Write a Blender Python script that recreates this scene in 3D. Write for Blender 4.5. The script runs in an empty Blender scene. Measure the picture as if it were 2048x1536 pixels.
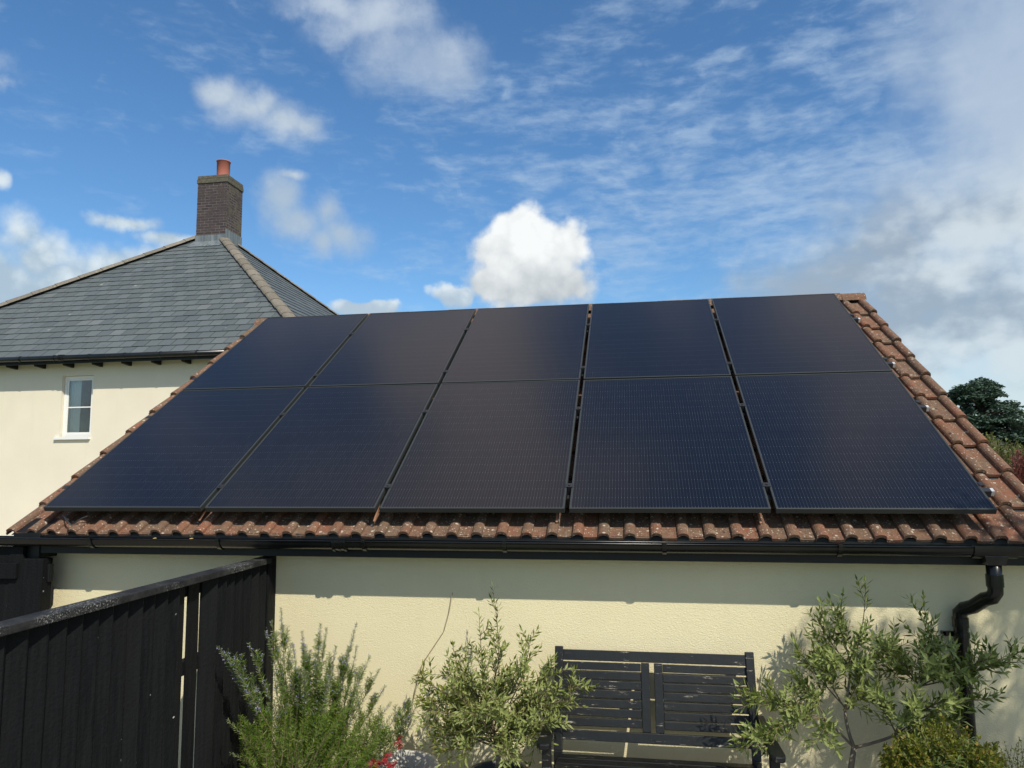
import bpy, bmesh, math, random
from mathutils import Vector, Matrix
random.seed(7)
R = math.radians
S = bpy.context.scene
COL = S.collection
Z0 = 1.7                                   # height of the lower edge of the solar array above the ground

# ------------------------------------------------------------------ camera
F = 1480.58
CR = Vector((0.98643789, 0.16394123, -0.00797292)); CU = Vector((0.02552792, -0.10525533, 0.99411752))
CF = Vector((-0.16213766, 0.98083872, 0.10801293)); CP = Vector((3.87924395, -4.38641579, 0.25829022 + Z0))
cd = bpy.data.cameras.new('camera'); cam = bpy.data.objects.new('camera', cd); COL.objects.link(cam)
m = Matrix((CR, CU, -CF)).transposed().to_4x4(); m.translation = CP; cam.matrix_world = m
cd.sensor_width = 36; cd.lens = F / 2048 * 36; cd.clip_end = 3000; cd.clip_start = 0.05
S.camera = cam

# ------------------------------------------------------------------ sun and sky
sund = Vector((0.78, -1.0, 1.29)).normalized()
SUN_E = math.asin(sund.z); SUN_A = math.atan2(sund.x, sund.y)
ld = bpy.data.lights.new('sun', 'SUN'); ld.energy = 4.5; ld.angle = R(0.55); ld.color = (1.0, 0.93, 0.80)
sun = bpy.data.objects.new('sun', ld); COL.objects.link(sun)
sun.rotation_euler = sund.to_track_quat('Z', 'Y').to_euler(); sun.location = (10, -14, 18)
S.view_settings.view_transform = 'Standard'; S.view_settings.look = 'None'
S.view_settings.exposure = 0.0; S.view_settings.gamma = 1.0
SKY_STRENGTH = 0.128

class NT:
    """tiny helper to write node trees"""
    def __init__(s, tree): s.t = tree; tree.nodes.clear()
    def n(s, typ, **kw):
        nd = s.t.nodes.new(typ)
        for k, v in kw.items():
            if k.startswith('i_'):
                nd.inputs[k[2:].replace('_', ' ')].default_value = v
            else: setattr(nd, k, v)
        return nd
    def l(s, a, b): s.t.links.new(a, b)
    def put(s, nd, idx, v):
        if isinstance(v, bpy.types.NodeSocket): s.l(v, nd.inputs[idx])
        else: nd.inputs[idx].default_value = v
    def m(s, op, a, b=0.0, c=None, clamp=False):
        nd = s.n('ShaderNodeMath', operation=op, use_clamp=clamp); s.put(nd, 0, a); s.put(nd, 1, b)
        if c is not None: s.put(nd, 2, c)
        return nd.outputs[0]
    def v(s, op, a, b=(0, 0, 0)):
        nd = s.n('ShaderNodeVectorMath', operation=op); s.put(nd, 0, a)
        if op == 'SCALE': s.put(nd, 3, b)
        elif op not in ('LENGTH', 'NORMALIZE'): s.put(nd, 1, b)
        return nd.outputs[1] if op in ('LENGTH', 'DOT_PRODUCT') else nd.outputs[0]
    def noise(s, vec, scale, detail=4, rough=0.55, out=0, dist=0.0):
        nd = s.n('ShaderNodeTexNoise'); s.l(vec, nd.inputs['Vector'])
        nd.inputs['Scale'].default_value = scale; nd.inputs['Detail'].default_value = detail
        nd.inputs['Roughness'].default_value = rough; nd.inputs['Distortion'].default_value = dist
        return nd.outputs[out]
    def vor(s, vec, scale, feature='F1', out=0):
        nd = s.n('ShaderNodeTexVoronoi', feature=feature); s.l(vec, nd.inputs['Vector']); nd.inputs['Scale'].default_value = scale
        return nd.outputs[out]
    def rng(s, v, a, b, c=0.0, d=1.0, smooth=False):
        nd = s.n('ShaderNodeMapRange', interpolation_type='SMOOTHSTEP' if smooth else 'LINEAR'); s.put(nd, 0, v)
        for i, x in zip((1, 2, 3, 4), (a, b, c, d)): s.put(nd, i, x)
        return nd.outputs[0]
    def mix(s, f, a, b, bt='MIX'):
        nd = s.n('ShaderNodeMix', data_type='RGBA', blend_type=bt); s.put(nd, 0, f)
        for i, x in ((6, a), (7, b)):
            if isinstance(x, tuple) and len(x) == 3: x = (*x, 1)
            s.put(nd, i, x)
        return nd.outputs[2]

CLOUDS = {   # azimuth, elevation and half widths of the cloud heads, degrees
'bright': [(-8.8, 18.0, 2.5, 1.8), (-10.4, 16.3, 2.6, 2.0), (-7.3, 16.5, 3.2, 2.1), (-8.3, 14.6, 4.9, 2.3), (-5.1, 16.1, 1.9, 2.3), (-11.0, 14.1, 2.3, 1.6), (-5.3, 14.0, 2.5, 1.7), (-8.2, 13.3, 4.2, 1.4)],
'small': [(-14.0, 13.0, 1.88, 1.1), (-13.0, 13.2, 0.98, 0.9), (-21.9, 12.0, 1.35, 0.67), (-20.0, 11.9, 2.28, 0.68)],
'soft': [(-31.7, 25.7, 1.39, 0.8), (-29.6, 25.1, 2.14, 1.04), (-27.0, 24.9, 2.21, 1.06), (-25.5, 24.7, 1.12, 0.74), (-28.5, 25.5, 1.09, 0.98), (-27.2, 19.4, 1.63, 1.47), (-25.7, 18.1, 1.84, 1.14), (-23.7, 19.0, 1.05, 1.21), (-22.7, 17.4, 1.7, 1.09), (-23.9, 16.8, 0.93, 1.01), (-26.2, 21.2, 0.81, 0.35)],
'left': [(-43.7, 14.9, 1.63, 1.56), (-42.6, 13.5, 1.67, 1.91), (-44.6, 11.9, 2.38, 2.19), (-39.5, 12.2, 2.66, 1.99), (-37.2, 13.5, 2.79, 1.52), (-34.9, 13.1, 2.58, 2.07), (-37.5, 16.6, 2.2, 0.5), (-34.5, 15.8, 2.4, 0.5), (-41.0, 11.5, 6, 2.6), (-36, 11.5, 5, 2.4),  (-45.0, 18.1, 0.5, 0.6), (-52, 13, 6, 4)],
'top': [(-23.8, 32.6, 3.09, 0.9), (-19.9, 32.0, 3.58, 1.54), (-18.7, 29.9, 3.18, 1.76), (-15.0, 29.4, 2.83, 1.79), (-13.4, 28.8, 2.03, 1.15), (-22.2, 30.9, 1.56, 0.94), (-45.4, 25.4, 1.2, 0.98), (-44.8, 24.1, 0.68, 0.43)],
'right': [(13.5, 12.0, 5.0, 2.2), (18.0, 9.0, 8.0, 4.0), (30, 20, 7, 9), (26.9, 23.7, 5.5, 8.47), (24.9, 16.0, 8.19, 4.34), (20.3, 12.2, 7.74, 3.98), (16.3, 13.3, 4.81, 2.4), (25.7, 8.6, 9.89, 6.04), (19.0, 15.0, 3.69, 1.99), (38, 16, 12, 12)],
}
def build_world():
    w = bpy.data.worlds.new('World'); S.world = w; w.use_nodes = True
    t = NT(w.node_tree)
    sky = t.n('ShaderNodeTexSky', sky_type='NISHITA'); sky.sun_disc = False
    sky.sun_elevation = SUN_E; sky.sun_rotation = SUN_A; sky.air_density = 1.0; sky.dust_density = 0.6; sky.ozone_density = 2.5
    d = t.v('NORMALIZE', t.n('ShaderNodeTexCoord').outputs['Generated'])
    sp = t.n('ShaderNodeSeparateXYZ'); t.l(d, sp.inputs[0])
    az = t.m('MULTIPLY', t.m('ARCTAN2', sp.outputs[0], sp.outputs[1]), 57.2958)
    el = t.m('MULTIPLY', t.m('ARCSINE', sp.outputs[2]), 57.2958)
    cb = t.n('ShaderNodeCombineXYZ'); t.l(az, cb.inputs[0]); t.l(el, cb.inputs[1]); q = cb.outputs[0]
    # billow warp of the sky chart
    wn = t.v('SUBTRACT', t.noise(d, 11, 6, 0.62, 1), (0.5, 0.5, 0.5))
    wbig = t.v('SUBTRACT', t.noise(d, 4.0, 4, 0.55, 1), (0.5, 0.5, 0.5))
    fb = t.noise(d, 16, 7, 0.60); fbl = t.noise(t.v('ADD', d, (2.2, 0, 0)), 7, 5, 0.55)
    # rounded billows: smooth cells at three sizes
    dw = t.v('ADD', d, t.v('SCALE', wn, 0.035)); bil = None
    for sc_, wt in ((24, .55), (56, .30)):
        nd = t.n('ShaderNodeTexVoronoi', feature='F1'); t.l(dw, nd.inputs['Vector']); nd.inputs['Scale'].default_value = sc_
        x_ = t.m('MULTIPLY', t.m('SUBTRACT', 0.48, nd.outputs[0]), wt * 2.0); bil = x_ if bil is None else t.m('ADD', bil, x_)
    def blobs(name, warp, amp, k, lo, hi, kb=0.0):
        qq = t.v('ADD', q, t.v('MULTIPLY', t.v('SCALE', warp, amp), (1.0, 1.0, 0.0)))
        D = None
        for u, v, a, b in CLOUDS[name]:
            L = t.v('LENGTH', t.v('MULTIPLY', t.v('SUBTRACT', qq, (u, v, 0)), (1 / a, 1 / b, 0)))
            D = L if D is None else t.m('SMOOTH_MIN', D, L, 0.25)
        f = t.m('ADD', t.m('SUBTRACT', 1.0, D), t.m('MULTIPLY', t.m('SUBTRACT', t.m('ADD', t.m('MULTIPLY', fb, .6), t.m('MULTIPLY', fbl, .4)), 0.5), k))
        if kb: f = t.m('ADD', f, t.m('MULTIPLY', bil, kb))
        return D, t.rng(f, lo, hi, 0, 1, True)
    SB = t.n('ShaderNodeHueSaturation'); SB.inputs['Saturation'].default_value = 1.16; SB.inputs['Value'].default_value = 1.0
    t.l(sky.outputs[0], SB.inputs['Color'])
    base = t.v('SCALE', SB.outputs[0], SKY_STRENGTH)
    base = t.v('MULTIPLY', base, (0.94, 1.10, 1.16))
    # thin high cirrus in wind-drawn streaks
    sv = t.n('ShaderNodeMapping'); sv.inputs['Rotation'].default_value = (0, 0, R(-14)); sv.inputs['Scale'].default_value = (0.045, 0.20, 1)
    t.l(t.v('ADD', q, t.v('SCALE', wbig, 3.5)), sv.inputs[0])
    c1 = t.noise(sv.outputs[0], 2.0, 7, 0.56)
    sv2 = t.n('ShaderNodeMapping'); sv2.inputs['Rotation'].default_value = (0, 0, R(-24)); sv2.inputs['Scale'].default_value = (0.26, 1.0, 1)
    t.l(t.v('ADD', q, t.v('SCALE', wn, 1.2)), sv2.inputs[0])
    c2 = t.noise(sv2.outputs[0], 1.5, 6, 0.58)
    ci = t.m('ADD', t.m('MULTIPLY', c1, 0.64), t.m('MULTIPLY', c2, 0.36))
    reg = t.v('LENGTH', t.v('MULTIPLY', t.v('SUBTRACT', q, (7.0, 22.0, 0)), (1 / 24.0, 1 / 11.0, 0)))
    ci_a = t.rng(ci, t.rng(reg, 0.2, 1.5, 0.36, 0.52), t.rng(reg, 0.2, 1.5, 0.68, 0.88), 0, 0.62, True)
    col = t.mix(ci_a, base, (0.50, 0.64, 0.80))
    # puffy layers, soft first
    def shade(lo, hi, dark, light, seed, scale=9, kb=0.0, g0=0.0):
        g = t.m('ADD', t.rng(el, lo, hi, -0.25, 0.75), t.m('MULTIPLY', t.m('SUBTRACT', t.noise(t.v('ADD', d, (seed, 0, 0)), scale, 6, 0.62), 0.5), 2.6))
        if kb: g = t.m('ADD', g, t.m('MULTIPLY', bil, kb))
        return t.mix(t.rng(g, g0, 1.0, 0, 1, g0 == 0.0), dark, light)
    def layer(col, name, warp, amp, k, lo, hi, op, shd, kb=0.0):
        D, a = blobs(name, warp, amp, k, lo, hi, kb)
        return t.mix(t.m('MULTIPLY', a, op), col, shd)
    col = layer(col, 'top', wn, 5.0, 4.2, -0.95, 1.35, 0.74, shade(27, 33, (0.44, 0.54, 0.68), (0.66, 0.74, 0.82), 3.1, 12))
    col = layer(col, 'soft', wn, 1.8, 4.4, -0.80, 1.15, 0.84, shade(16, 27, (0.46, 0.56, 0.66), (0.70, 0.77, 0.82), 5.7, 12))
    col = layer(col, 'left', wn, 1.6, 2.6, -0.55, 0.65, 0.88, shade(9, 17, (0.44, 0.55, 0.63), (0.78, 0.86, 0.88), 8.2, 11, .8), .5)
    # the grey bank on the right: haze towards the top, mottled cumulus below
    D, a = blobs('right', wbig, 5.0, 2.2, -0.95, 0.85, .2)
    mot = t.m('ADD', t.noise(t.v('MULTIPLY', t.v('ADD', d, (1.3, 0, 0)), (1, 1, 1.8)), 5.5, 8, 0.55), t.m('MULTIPLY', bil, 0.10))
    low = t.mix(t.rng(mot, 0.38, 0.60, 0, 1, True), (0.36, 0.435, 0.51), (0.70, 0.77, 0.80))
    bank = t.mix(t.rng(el, 15, 22, 0, 1, True), low, t.mix(fbl, (0.38, 0.50, 0.67), (0.56, 0.65, 0.75)))
    col = t.mix(t.m('MULTIPLY', a, 0.86), col, bank)
    col = layer(col, 'small', wn, 1.6, 1.5, -0.10, 0.35, 0.88, shade(11.5, 13.6, (0.48, 0.58, 0.66), (0.80, 0.87, 0.90), 9.4, 12, .8), .45)
    col = layer(col, 'bright', wn, 1.8, 1.5, -0.22, 0.32, 0.97, shade(11.2, 16.0, (0.40, 0.46, 0.50), (0.97, 0.99, 0.98), 11.9, 10, .7, -0.75), .45)
    # broken cumulus behind and above the garden, added for fill light and panel reflections
    out = t.v('LENGTH', t.v('MULTIPLY', t.v('SUBTRACT', q, (-9.0, 15.0, 0)), (1 / 44.0, 1 / 26.0, 0)))
    gen = t.noise(d, 2.3, 7, 0.58)
    ga = t.m('MULTIPLY', t.rng(gen, 0.48, 0.60, 0, 0.9, True), t.rng(out, 0.95, 1.35, 0, 1, True))
    col = t.mix(ga, col, t.mix(t.noise(d, 5.0, 4), (0.34, 0.33, 0.35), t.mix(t.rng(el, 38, 56), (0.52, 0.50, 0.50), (0.86, 0.72, 0.68))))
    # below the horizon
    col = t.mix(t.rng(el, -1.0, 0.5, 1, 0), col, (0.16, 0.17, 0.13))
    bg = t.n('ShaderNodeBackground'); t.l(col, bg.inputs[0]); bg.inputs[1].default_value = 1.0
    o = t.n('ShaderNodeOutputWorld'); t.l(bg.outputs[0], o.inputs[0])
    w.cycles.sampling_method = 'MANUAL'; w.cycles.sample_map_resolution = 512
build_world()

# ------------------------------------------------------------------ helpers
def at(px, py, Y):                         # point at depth Y seen towards a direction
    d = CF + CR * ((px - 1024) / F) - CU * ((py - 768) / F)
    return CP + d * ((Y - CP.y) / d.y)
PITCH = 0.5630301; CA, SA = math.cos(PITCH), math.sin(PITCH)
def SL(x, s, d): return Vector((x, s * CA - d * SA, s * SA + d * CA + Z0))    # point on the garage slope

class MB:
    def __init__(s): s.v = []; s.f = []
    def add(s, vs, fs):
        o = len(s.v); s.v += [tuple(v) for v in vs]; s.f += [tuple(i + o for i in f) for f in fs]; return s
    def hexa(s, p):                        # eight corners, 0-3 bottom, 4-7 top
        return s.add(p, [(3, 2, 1, 0), (4, 5, 6, 7), (0, 1, 5, 4), (1, 2, 6, 5), (2, 3, 7, 6), (3, 0, 4, 7)])
    def box(s, a, b):
        x0, y0, z0 = a; x1, y1, z1 = b
        return s.hexa([(x0, y0, z0), (x1, y0, z0), (x1, y1, z0), (x0, y1, z0), (x0, y0, z1), (x1, y0, z1), (x1, y1, z1), (x0, y1, z1)])
    def bar(s, a, b, w, h, up=Vector((0, 0, 1))):    # beam from a to b, w across, h along up
        a, b, up = Vector(a), Vector(b), Vector(up); t = (b - a).normalized(); c = t.cross(up).normalized() * (w / 2); u = c.cross(t).normalized() * (h / 2)
        return s.hexa([a - c - u, a + c - u, b + c - u, b - c - u, a - c + u, a + c + u, b + c + u, b - c + u])
    def slab(s, x0, x1, s0, s1, d0, d1):   # box lying on the garage slope
        return s.hexa([SL(x0, s0, d0), SL(x1, s0, d0), SL(x1, s1, d0), SL(x0, s1, d0), SL(x0, s0, d1), SL(x1, s0, d1), SL(x1, s1, d1), SL(x0, s1, d1)])
    def tube(s, pts, rad, n=8, cap=True):
        pts = [Vector(p) for p in pts]; k = len(pts)
        if not isinstance(rad, (list, tuple)): rad = [rad] * k
        base = len(s.v); ref = None
        for i, p in enumerate(pts):
            t = (pts[min(i + 1, k - 1)] - pts[max(i - 1, 0)]).normalized()
            if ref is None: ref = t.orthogonal().normalized()
            ref = (ref - t * ref.dot(t)).normalized(); b = t.cross(ref)
            for j in range(n):
                a = 2 * math.pi * j / n; s.v.append(tuple(p + (ref * math.cos(a) + b * math.sin(a)) * rad[i]))
        for i in range(k - 1):
            for j in range(n):
                a = base + i * n + j; b_ = base + i * n + (j + 1) % n
                s.f.append((a, b_, b_ + n, a + n))
        if cap:
            s.f.append(tuple(base + j for j in range(n))[::-1]); s.f.append(tuple(base + (k - 1) * n + j for j in range(n)))
        return s
    def lathe(s, c, prof, n=32, squash=1.0):
        c = Vector(c); base = len(s.v); k = len(prof)
        for r, z in prof:
            for j in range(n):
                a = 2 * math.pi * j / n; s.v.append((c.x + r * math.cos(a), c.y + r * math.sin(a) * squash, c.z + z))
        for i in range(k - 1):
            for j in range(n):
                a = base + i * n + j; b = base + i * n + (j + 1) % n
                s.f.append((a, b, b + n, a + n))
        return s
    def build(s, name, mat, parent=None, bevel=0.0, smooth=False, loc=None):
        me = bpy.data.meshes.new(name)
        vs = s.v
        if loc is not None: vs = [(x - loc[0], y - loc[1], z - loc[2]) for x, y, z in vs]
        me.from_pydata(vs, [], s.f); me.validate(); me.update()
        if smooth:
            me.polygons.foreach_set('use_smooth', [True] * len(me.polygons))
        me.materials.append(mat)
        o = bpy.data.objects.new(name, me); COL.objects.link(o)
        if loc is not None: o.location = loc
        if parent is not None:
            o.parent = parent
            pw = Vector((0, 0, 0)); pp = parent
            while pp is not None: pw += Vector(pp.location); pp = pp.parent
            o.location = Vector(o.location) - pw
        if bevel:
            b = o.modifiers.new('bevel', 'BEVEL'); b.width = bevel; b.segments = 2; b.limit_method = 'ANGLE'; b.angle_limit = R(40)
        return o
def tag(o, label=None, cat=None, group=None, kind=None):
    if label: o['label'] = label
    if cat: o['category'] = cat
    if group: o['group'] = group
    if kind: o['kind'] = kind
    return o
def thing(name, label, cat, loc=(0, 0, 0), group=None):
    o = bpy.data.objects.new(name, None); COL.objects.link(o); o.location = loc; o.empty_display_size = 0.1
    return tag(o, label, cat, group)
def copy_tree(o, parent=None):
    c = o.copy(); COL.objects.link(c); c.parent = parent
    for ch in list(o.children): copy_tree(ch, c)
    return c

# ------------------------------------------------------------------ materials
def mat(name, color, rough=0.6, bump=0.0, bscale=60, var=0.0, vscale=3.0, metal=0.0, spec=0.5, fn=None, coat=0.0):
    mt = bpy.data.materials.new(name); mt.use_nodes = True; t = NT(mt.node_tree)
    p = t.n('ShaderNodeBsdfPrincipled'); o = t.n('ShaderNodeOutputMaterial'); t.l(p.outputs[0], o.inputs[0])
    p.inputs['Roughness'].default_value = rough; p.inputs['Metallic'].default_value = metal
    p.inputs['Specular IOR Level'].default_value = spec; p.inputs['Coat Weight'].default_value = coat
    g = t.n('ShaderNodeTexCoord').outputs['Object']
    c = (*color, 1)
    if var:
        c = t.mix(t.noise(g, vscale, 5, 0.6), tuple(x * (1 - var) for x in color), tuple(min(1, x * (1 + var)) for x in color))
    if fn:
        c = fn(t, g, c, p)
    if c is not None: t.put(p, 0, c)
    if bump:
        b = t.n('ShaderNodeBump'); b.inputs['Strength'].default_value = bump; b.inputs['Distance'].default_value = 0.01
        t.l(t.noise(g, bscale, 5, 0.6), b.inputs['Height']); t.l(b.outputs[0], p.inputs['Normal'])
    return mt
def isl(t): return t.n('ShaderNodeNewGeometry').outputs['Random Per Island']
def specks(t, g, c, scale, size, color, thr=0.5, jit=True):
    v = t.n('ShaderNodeTexVoronoi'); t.l(t.v('ADD', g, t.v('SCALE', t.noise(g, scale * 1.7, 2, 0.5, 1), 0.4 / scale)), v.inputs['Vector']); v.inputs['Scale'].default_value = scale
    sc = t.n('ShaderNodeSeparateColor'); t.l(v.outputs['Color'], sc.inputs[0])
    rad = t.rng(sc.outputs[0], thr, 1.0, 0, size)
    a = t.rng(t.m('SUBTRACT', rad, v.outputs['Distance']), -0.04, 0.04, 0, 1)
    a = t.m('MULTIPLY', a, t.m('GREATER_THAN', sc.outputs[0], thr))
    return t.mix(a, c, color)

def f_tile(t, g, c, p):
    r = isl(t)
    a = t.mix(r, (0.170, 0.100, 0.070), (0.270, 0.104, 0.064))
    a = t.mix(t.rng(t.noise(g, 9, 6, 0.65), 0.38, 0.66), a, (0.150, 0.110, 0.080))
    a = t.mix(t.rng(t.noise(g, 55, 5, 0.75), 0.46, 0.62, 0, 0.75), a, (0.24, 0.155, 0.095))
    a = t.mix(t.rng(t.noise(g, 140, 3, 0.7), 0.55, 0.68, 0, 0.8), a, (0.06, 0.045, 0.035))
    a = t.mix(t.rng(t.noise(g, 22, 5, .75), .56, .70, 0, .45), a, (0.42, 0.34, 0.26))
    a = specks(t, g, a, 36, 0.36, (0.52, 0.46, 0.38), 0.76)
    a = specks(t, g, a, 85, 0.44, (0.46, 0.39, 0.31), 0.66)
    return specks(t, g, a, 16, 0.24, (0.055, 0.05, 0.04), 0.86)
M = {}
M['tile'] = mat('terracotta tile', (0.3, 0.12, 0.08), 0.95, 0.75, 190, fn=f_tile, spec=0.12)
def f_slate(t, g, c, p):
    r = isl(t)
    a = t.mix(r, (0.080, 0.098, 0.106), (0.122, 0.142, 0.149))
    a = t.mix(t.rng(r, 0.93, 1.0), a, (0.15, 0.165, 0.17))
    a = t.mix(t.rng(t.noise(g, 1.3, 4), 0.35, 0.7, 0, 0.45), a, (0.112, 0.130, 0.122))
    a = t.mix(t.rng(t.noise(g, 3.1, 6, .7), 0.56, 0.72, 0, 0.4), a, (0.068, 0.078, 0.078))
    return specks(t, g, a, 4.0, 0.14, (0.26, 0.27, 0.25), 0.80)
M['slate'] = mat('slate', (0.1, 0.12, 0.13), 0.62, 0.35, 60, fn=f_slate, spec=0.35)
def f_hip(t, g, c, p):
    a = t.mix(isl(t), (0.185, 0.165, 0.135), (0.26, 0.235, 0.195))
    a = t.mix(t.rng(t.noise(g, 20, 5, .7), .4, .65, 0, .7), a, (0.14, 0.125, 0.10))
    return specks(t, g, a, 30, 0.4, (0.34, 0.33, 0.28), 0.8)
M['hip'] = mat('grey ridge tile', (0.2, 0.18, 0.15), 0.95, 0.5, 80, fn=f_hip, spec=0.1)
def f_render(col):
    def f(t, g, c, p):
        a = t.mix(t.rng(t.noise(g, 1.1, 4, .6), .3, .7), tuple(x * 0.955 for x in col), tuple(x * 1.03 for x in col))
        # faint rain streaks
        sv = t.v('MULTIPLY', g, (7, 7, 0.5)); a = t.mix(t.rng(t.noise(sv, 1.0, 5, .6), .55, .8, 0, .12), a, tuple(x * 0.7 for x in col))
        return a
    return f
def render_mat(name, col, strength, sc, dist):
    mt = mat(name, col, 0.92, 0, fn=f_render(col), spec=0.15)
    t = NT.__new__(NT); t.t = mt.node_tree
    p = [n for n in mt.node_tree.nodes if n.type == 'BSDF_PRINCIPLED'][0]
    g = t.n('ShaderNodeTexCoord').outputs['Object']
    mp = t.n('ShaderNodeMapping'); mp.inputs['Rotation'].default_value = (0, R(25), 0); mp.inputs['Scale'].default_value = (1.0, 1.0, 1.9); t.l(g, mp.inputs[0])
    h = t.m('ADD', t.noise(mp.outputs[0], sc, 3, .6, 0, .6), t.m('MULTIPLY', t.noise(g, sc * 3.1, 2, .5), .35))
    b = t.n('ShaderNodeBump'); b.inputs['Strength'].default_value = strength; b.inputs['Distance'].default_value = dist
    t.l(h, b.inputs['Height']); t.l(b.outputs[0], p.inputs['Normal'])
    return mt
M['wall'] = render_mat('cream render', (0.80, 0.725, 0.475), 0.75, 105, 0.006)
M['wall2'] = render_mat('pale cream render', (0.765, 0.705, 0.565), 0.3, 60, 0.004)
def f_black(t, g, c, p):
    a = t.mix(t.rng(t.noise(g, 12, 5, .6), .4, .7, 0, .6), (0.0045, 0.0055, 0.006), (0.010, 0.012, 0.0125))
    return a
M['plastic'] = mat('black plastic', (0.012, 0.013, 0.015), 0.24, 0.02, 8, fn=f_black, spec=0.5)
M['fascia'] = mat('black fascia paint', (0.012, 0.013, 0.014), 0.5, 0.05, 20, fn=f_black, spec=0.4)
def f_fence(t, g, c, p):
    r = isl(t)
    sv = t.v('MULTIPLY', g, (30, 30, 1.6)); st = t.noise(sv, 2.0, 6, .65)
    a = t.mix(r, (0.0030, 0.0038, 0.0048), (0.0075, 0.0085, 0.0092))
    a = t.mix(t.rng(st, .42, .7, 0, .7), a, (0.0115, 0.0125, 0.0130))
    a = t.mix(t.rng(t.noise(g, 2.2, 4, .6), .5, .75, 0, .5), a, (0.0085, 0.008, 0.0100))
    t.l(t.rng(st, .3, .7, .55, .85), p.inputs['Roughness'])
    return specks(t, g, a, 22, 0.13, (0.42, 0.42, 0.40), 0.93)
M['fence'] = mat('black stained timber', (0.02, 0.02, 0.02), 0.7, 0.5, 60, fn=f_fence, spec=0.14)
def f_cap(t, g, c, p):
    a = t.mix(t.rng(t.noise(g, 14, 6, .7), .4, .65), (0.010, 0.010, 0.011), (0.032, 0.032, 0.031))
    b = t.rng(t.noise(g, 110, 5, .8), .54, .62, 0, .8)
    b = t.m('MULTIPLY', b, t.rng(t.noise(t.v('ADD', g, (5, 0, 0)), 4.5, 3), .46, .60, 0, 1))
    return t.mix(b, a, (0.46, 0.47, 0.44))
M['cap'] = mat('weathered black cap', (0.03, 0.03, 0.03), 0.75, 0.5, 80, fn=f_cap, spec=0.3)
def f_bench(t, g, c, p):
    a = t.mix(t.rng(t.noise(g, 8, 5, .6), .35, .7), (0.0040, 0.0048, 0.0052), (0.0085, 0.0095, 0.0100))
    sv = t.v('MULTIPLY', g, (9, 60, 60)); fl = t.rng(t.noise(sv, 1.0, 6, .8), .60, .64, 0, 1)
    fl = t.m('MULTIPLY', fl, t.rng(t.noise(g, 6.5, 3), .50, .60, 0, .8))
    return t.mix(fl, a, (0.50, 0.45, 0.38))
M['bench'] = mat('flaking black paint', (0.02, 0.02, 0.02), 0.48, 0.12, 40, fn=f_bench, spec=0.45)
def f_cells(t, g, c, p):
    sp = t.n('ShaderNodeSeparateXYZ'); t.l(g, sp.inputs[0]); x, y = sp.outputs[0], sp.outputs[1]
    def line(v, pitch, w, off=0.0):
        fr = t.m('FRACT', t.m('DIVIDE', t.m('ADD', v, 100 * pitch + off), pitch)); dd = t.m('MULTIPLY', t.m('ABSOLUTE', t.m('SUBTRACT', fr, .5)), pitch)
        return t.rng(dd, w * 0.5, w, 1, 0)
    bus = line(x, 0.0182, 0.0010)
    row = line(y, 0.0938, 0.0042, 0.0469)
    cellg = line(x, 0.182, 0.0016, 0.0)
    mid = t.rng(t.m('ABSOLUTE', y), 0.004, 0.007, 1, 0)
    patch = t.noise(g, 5.0, 3)
    a = t.mix(patch, (0.0035, 0.0050, 0.0080), (0.0062, 0.0068, 0.0105))
    li = t.m('MULTIPLY', bus, t.rng(t.noise(t.v('MULTIPLY', g, (40, 6, 1)), 1.0, 3), .3, .7, .25, 1.0))
    a = t.mix(t.m('MULTIPLY', li, 0.36), a, (0.13, 0.145, 0.165))
    a = t.mix(t.m('MULTIPLY', t.m('MULTIPLY', bus, row), 0.65), a, (0.20, 0.22, 0.25))
    a = t.mix(t.m('MULTIPLY', t.m('MAXIMUM', mid, cellg), .8), a, (0.003, 0.003, 0.005))
    return a
M['cells'] = mat('solar cells under glass', (0.006, 0.007, 0.012), 0.17, 0, fn=f_cells, spec=0.56)
M['pframe'] = mat('black anodised frame', (0.055, 0.062, 0.060), 0.42, 0.03, 30, spec=0.5, metal=0.35)
M['alu'] = mat('dark clamp metal', (0.06, 0.063, 0.068), 0.4, 0.05, 50, metal=0.6)
M['raw'] = mat('bare aluminium', (0.62, 0.63, 0.64), 0.45, 0.05, 50, metal=0.25)
M['rust'] = mat('copper coloured strap', (0.30, 0.15, 0.09), 0.55, 0.1, 60, var=.3, vscale=30)
M['white'] = mat('white window paint', (0.80, 0.80, 0.77), 0.35, 0.02, 20, var=.03)
M['dark'] = mat('dark void', (0.02, 0.022, 0.025), 0.9, 0.02, 5)
M['room'] = mat('room wall', (0.055, 0.062, 0.07), 0.9, 0.02, 5)
M['curtain'] = mat('curtain cloth', (0.62, 0.64, 0.58), 0.9, 0.1, 12, var=.15, vscale=6)
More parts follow.
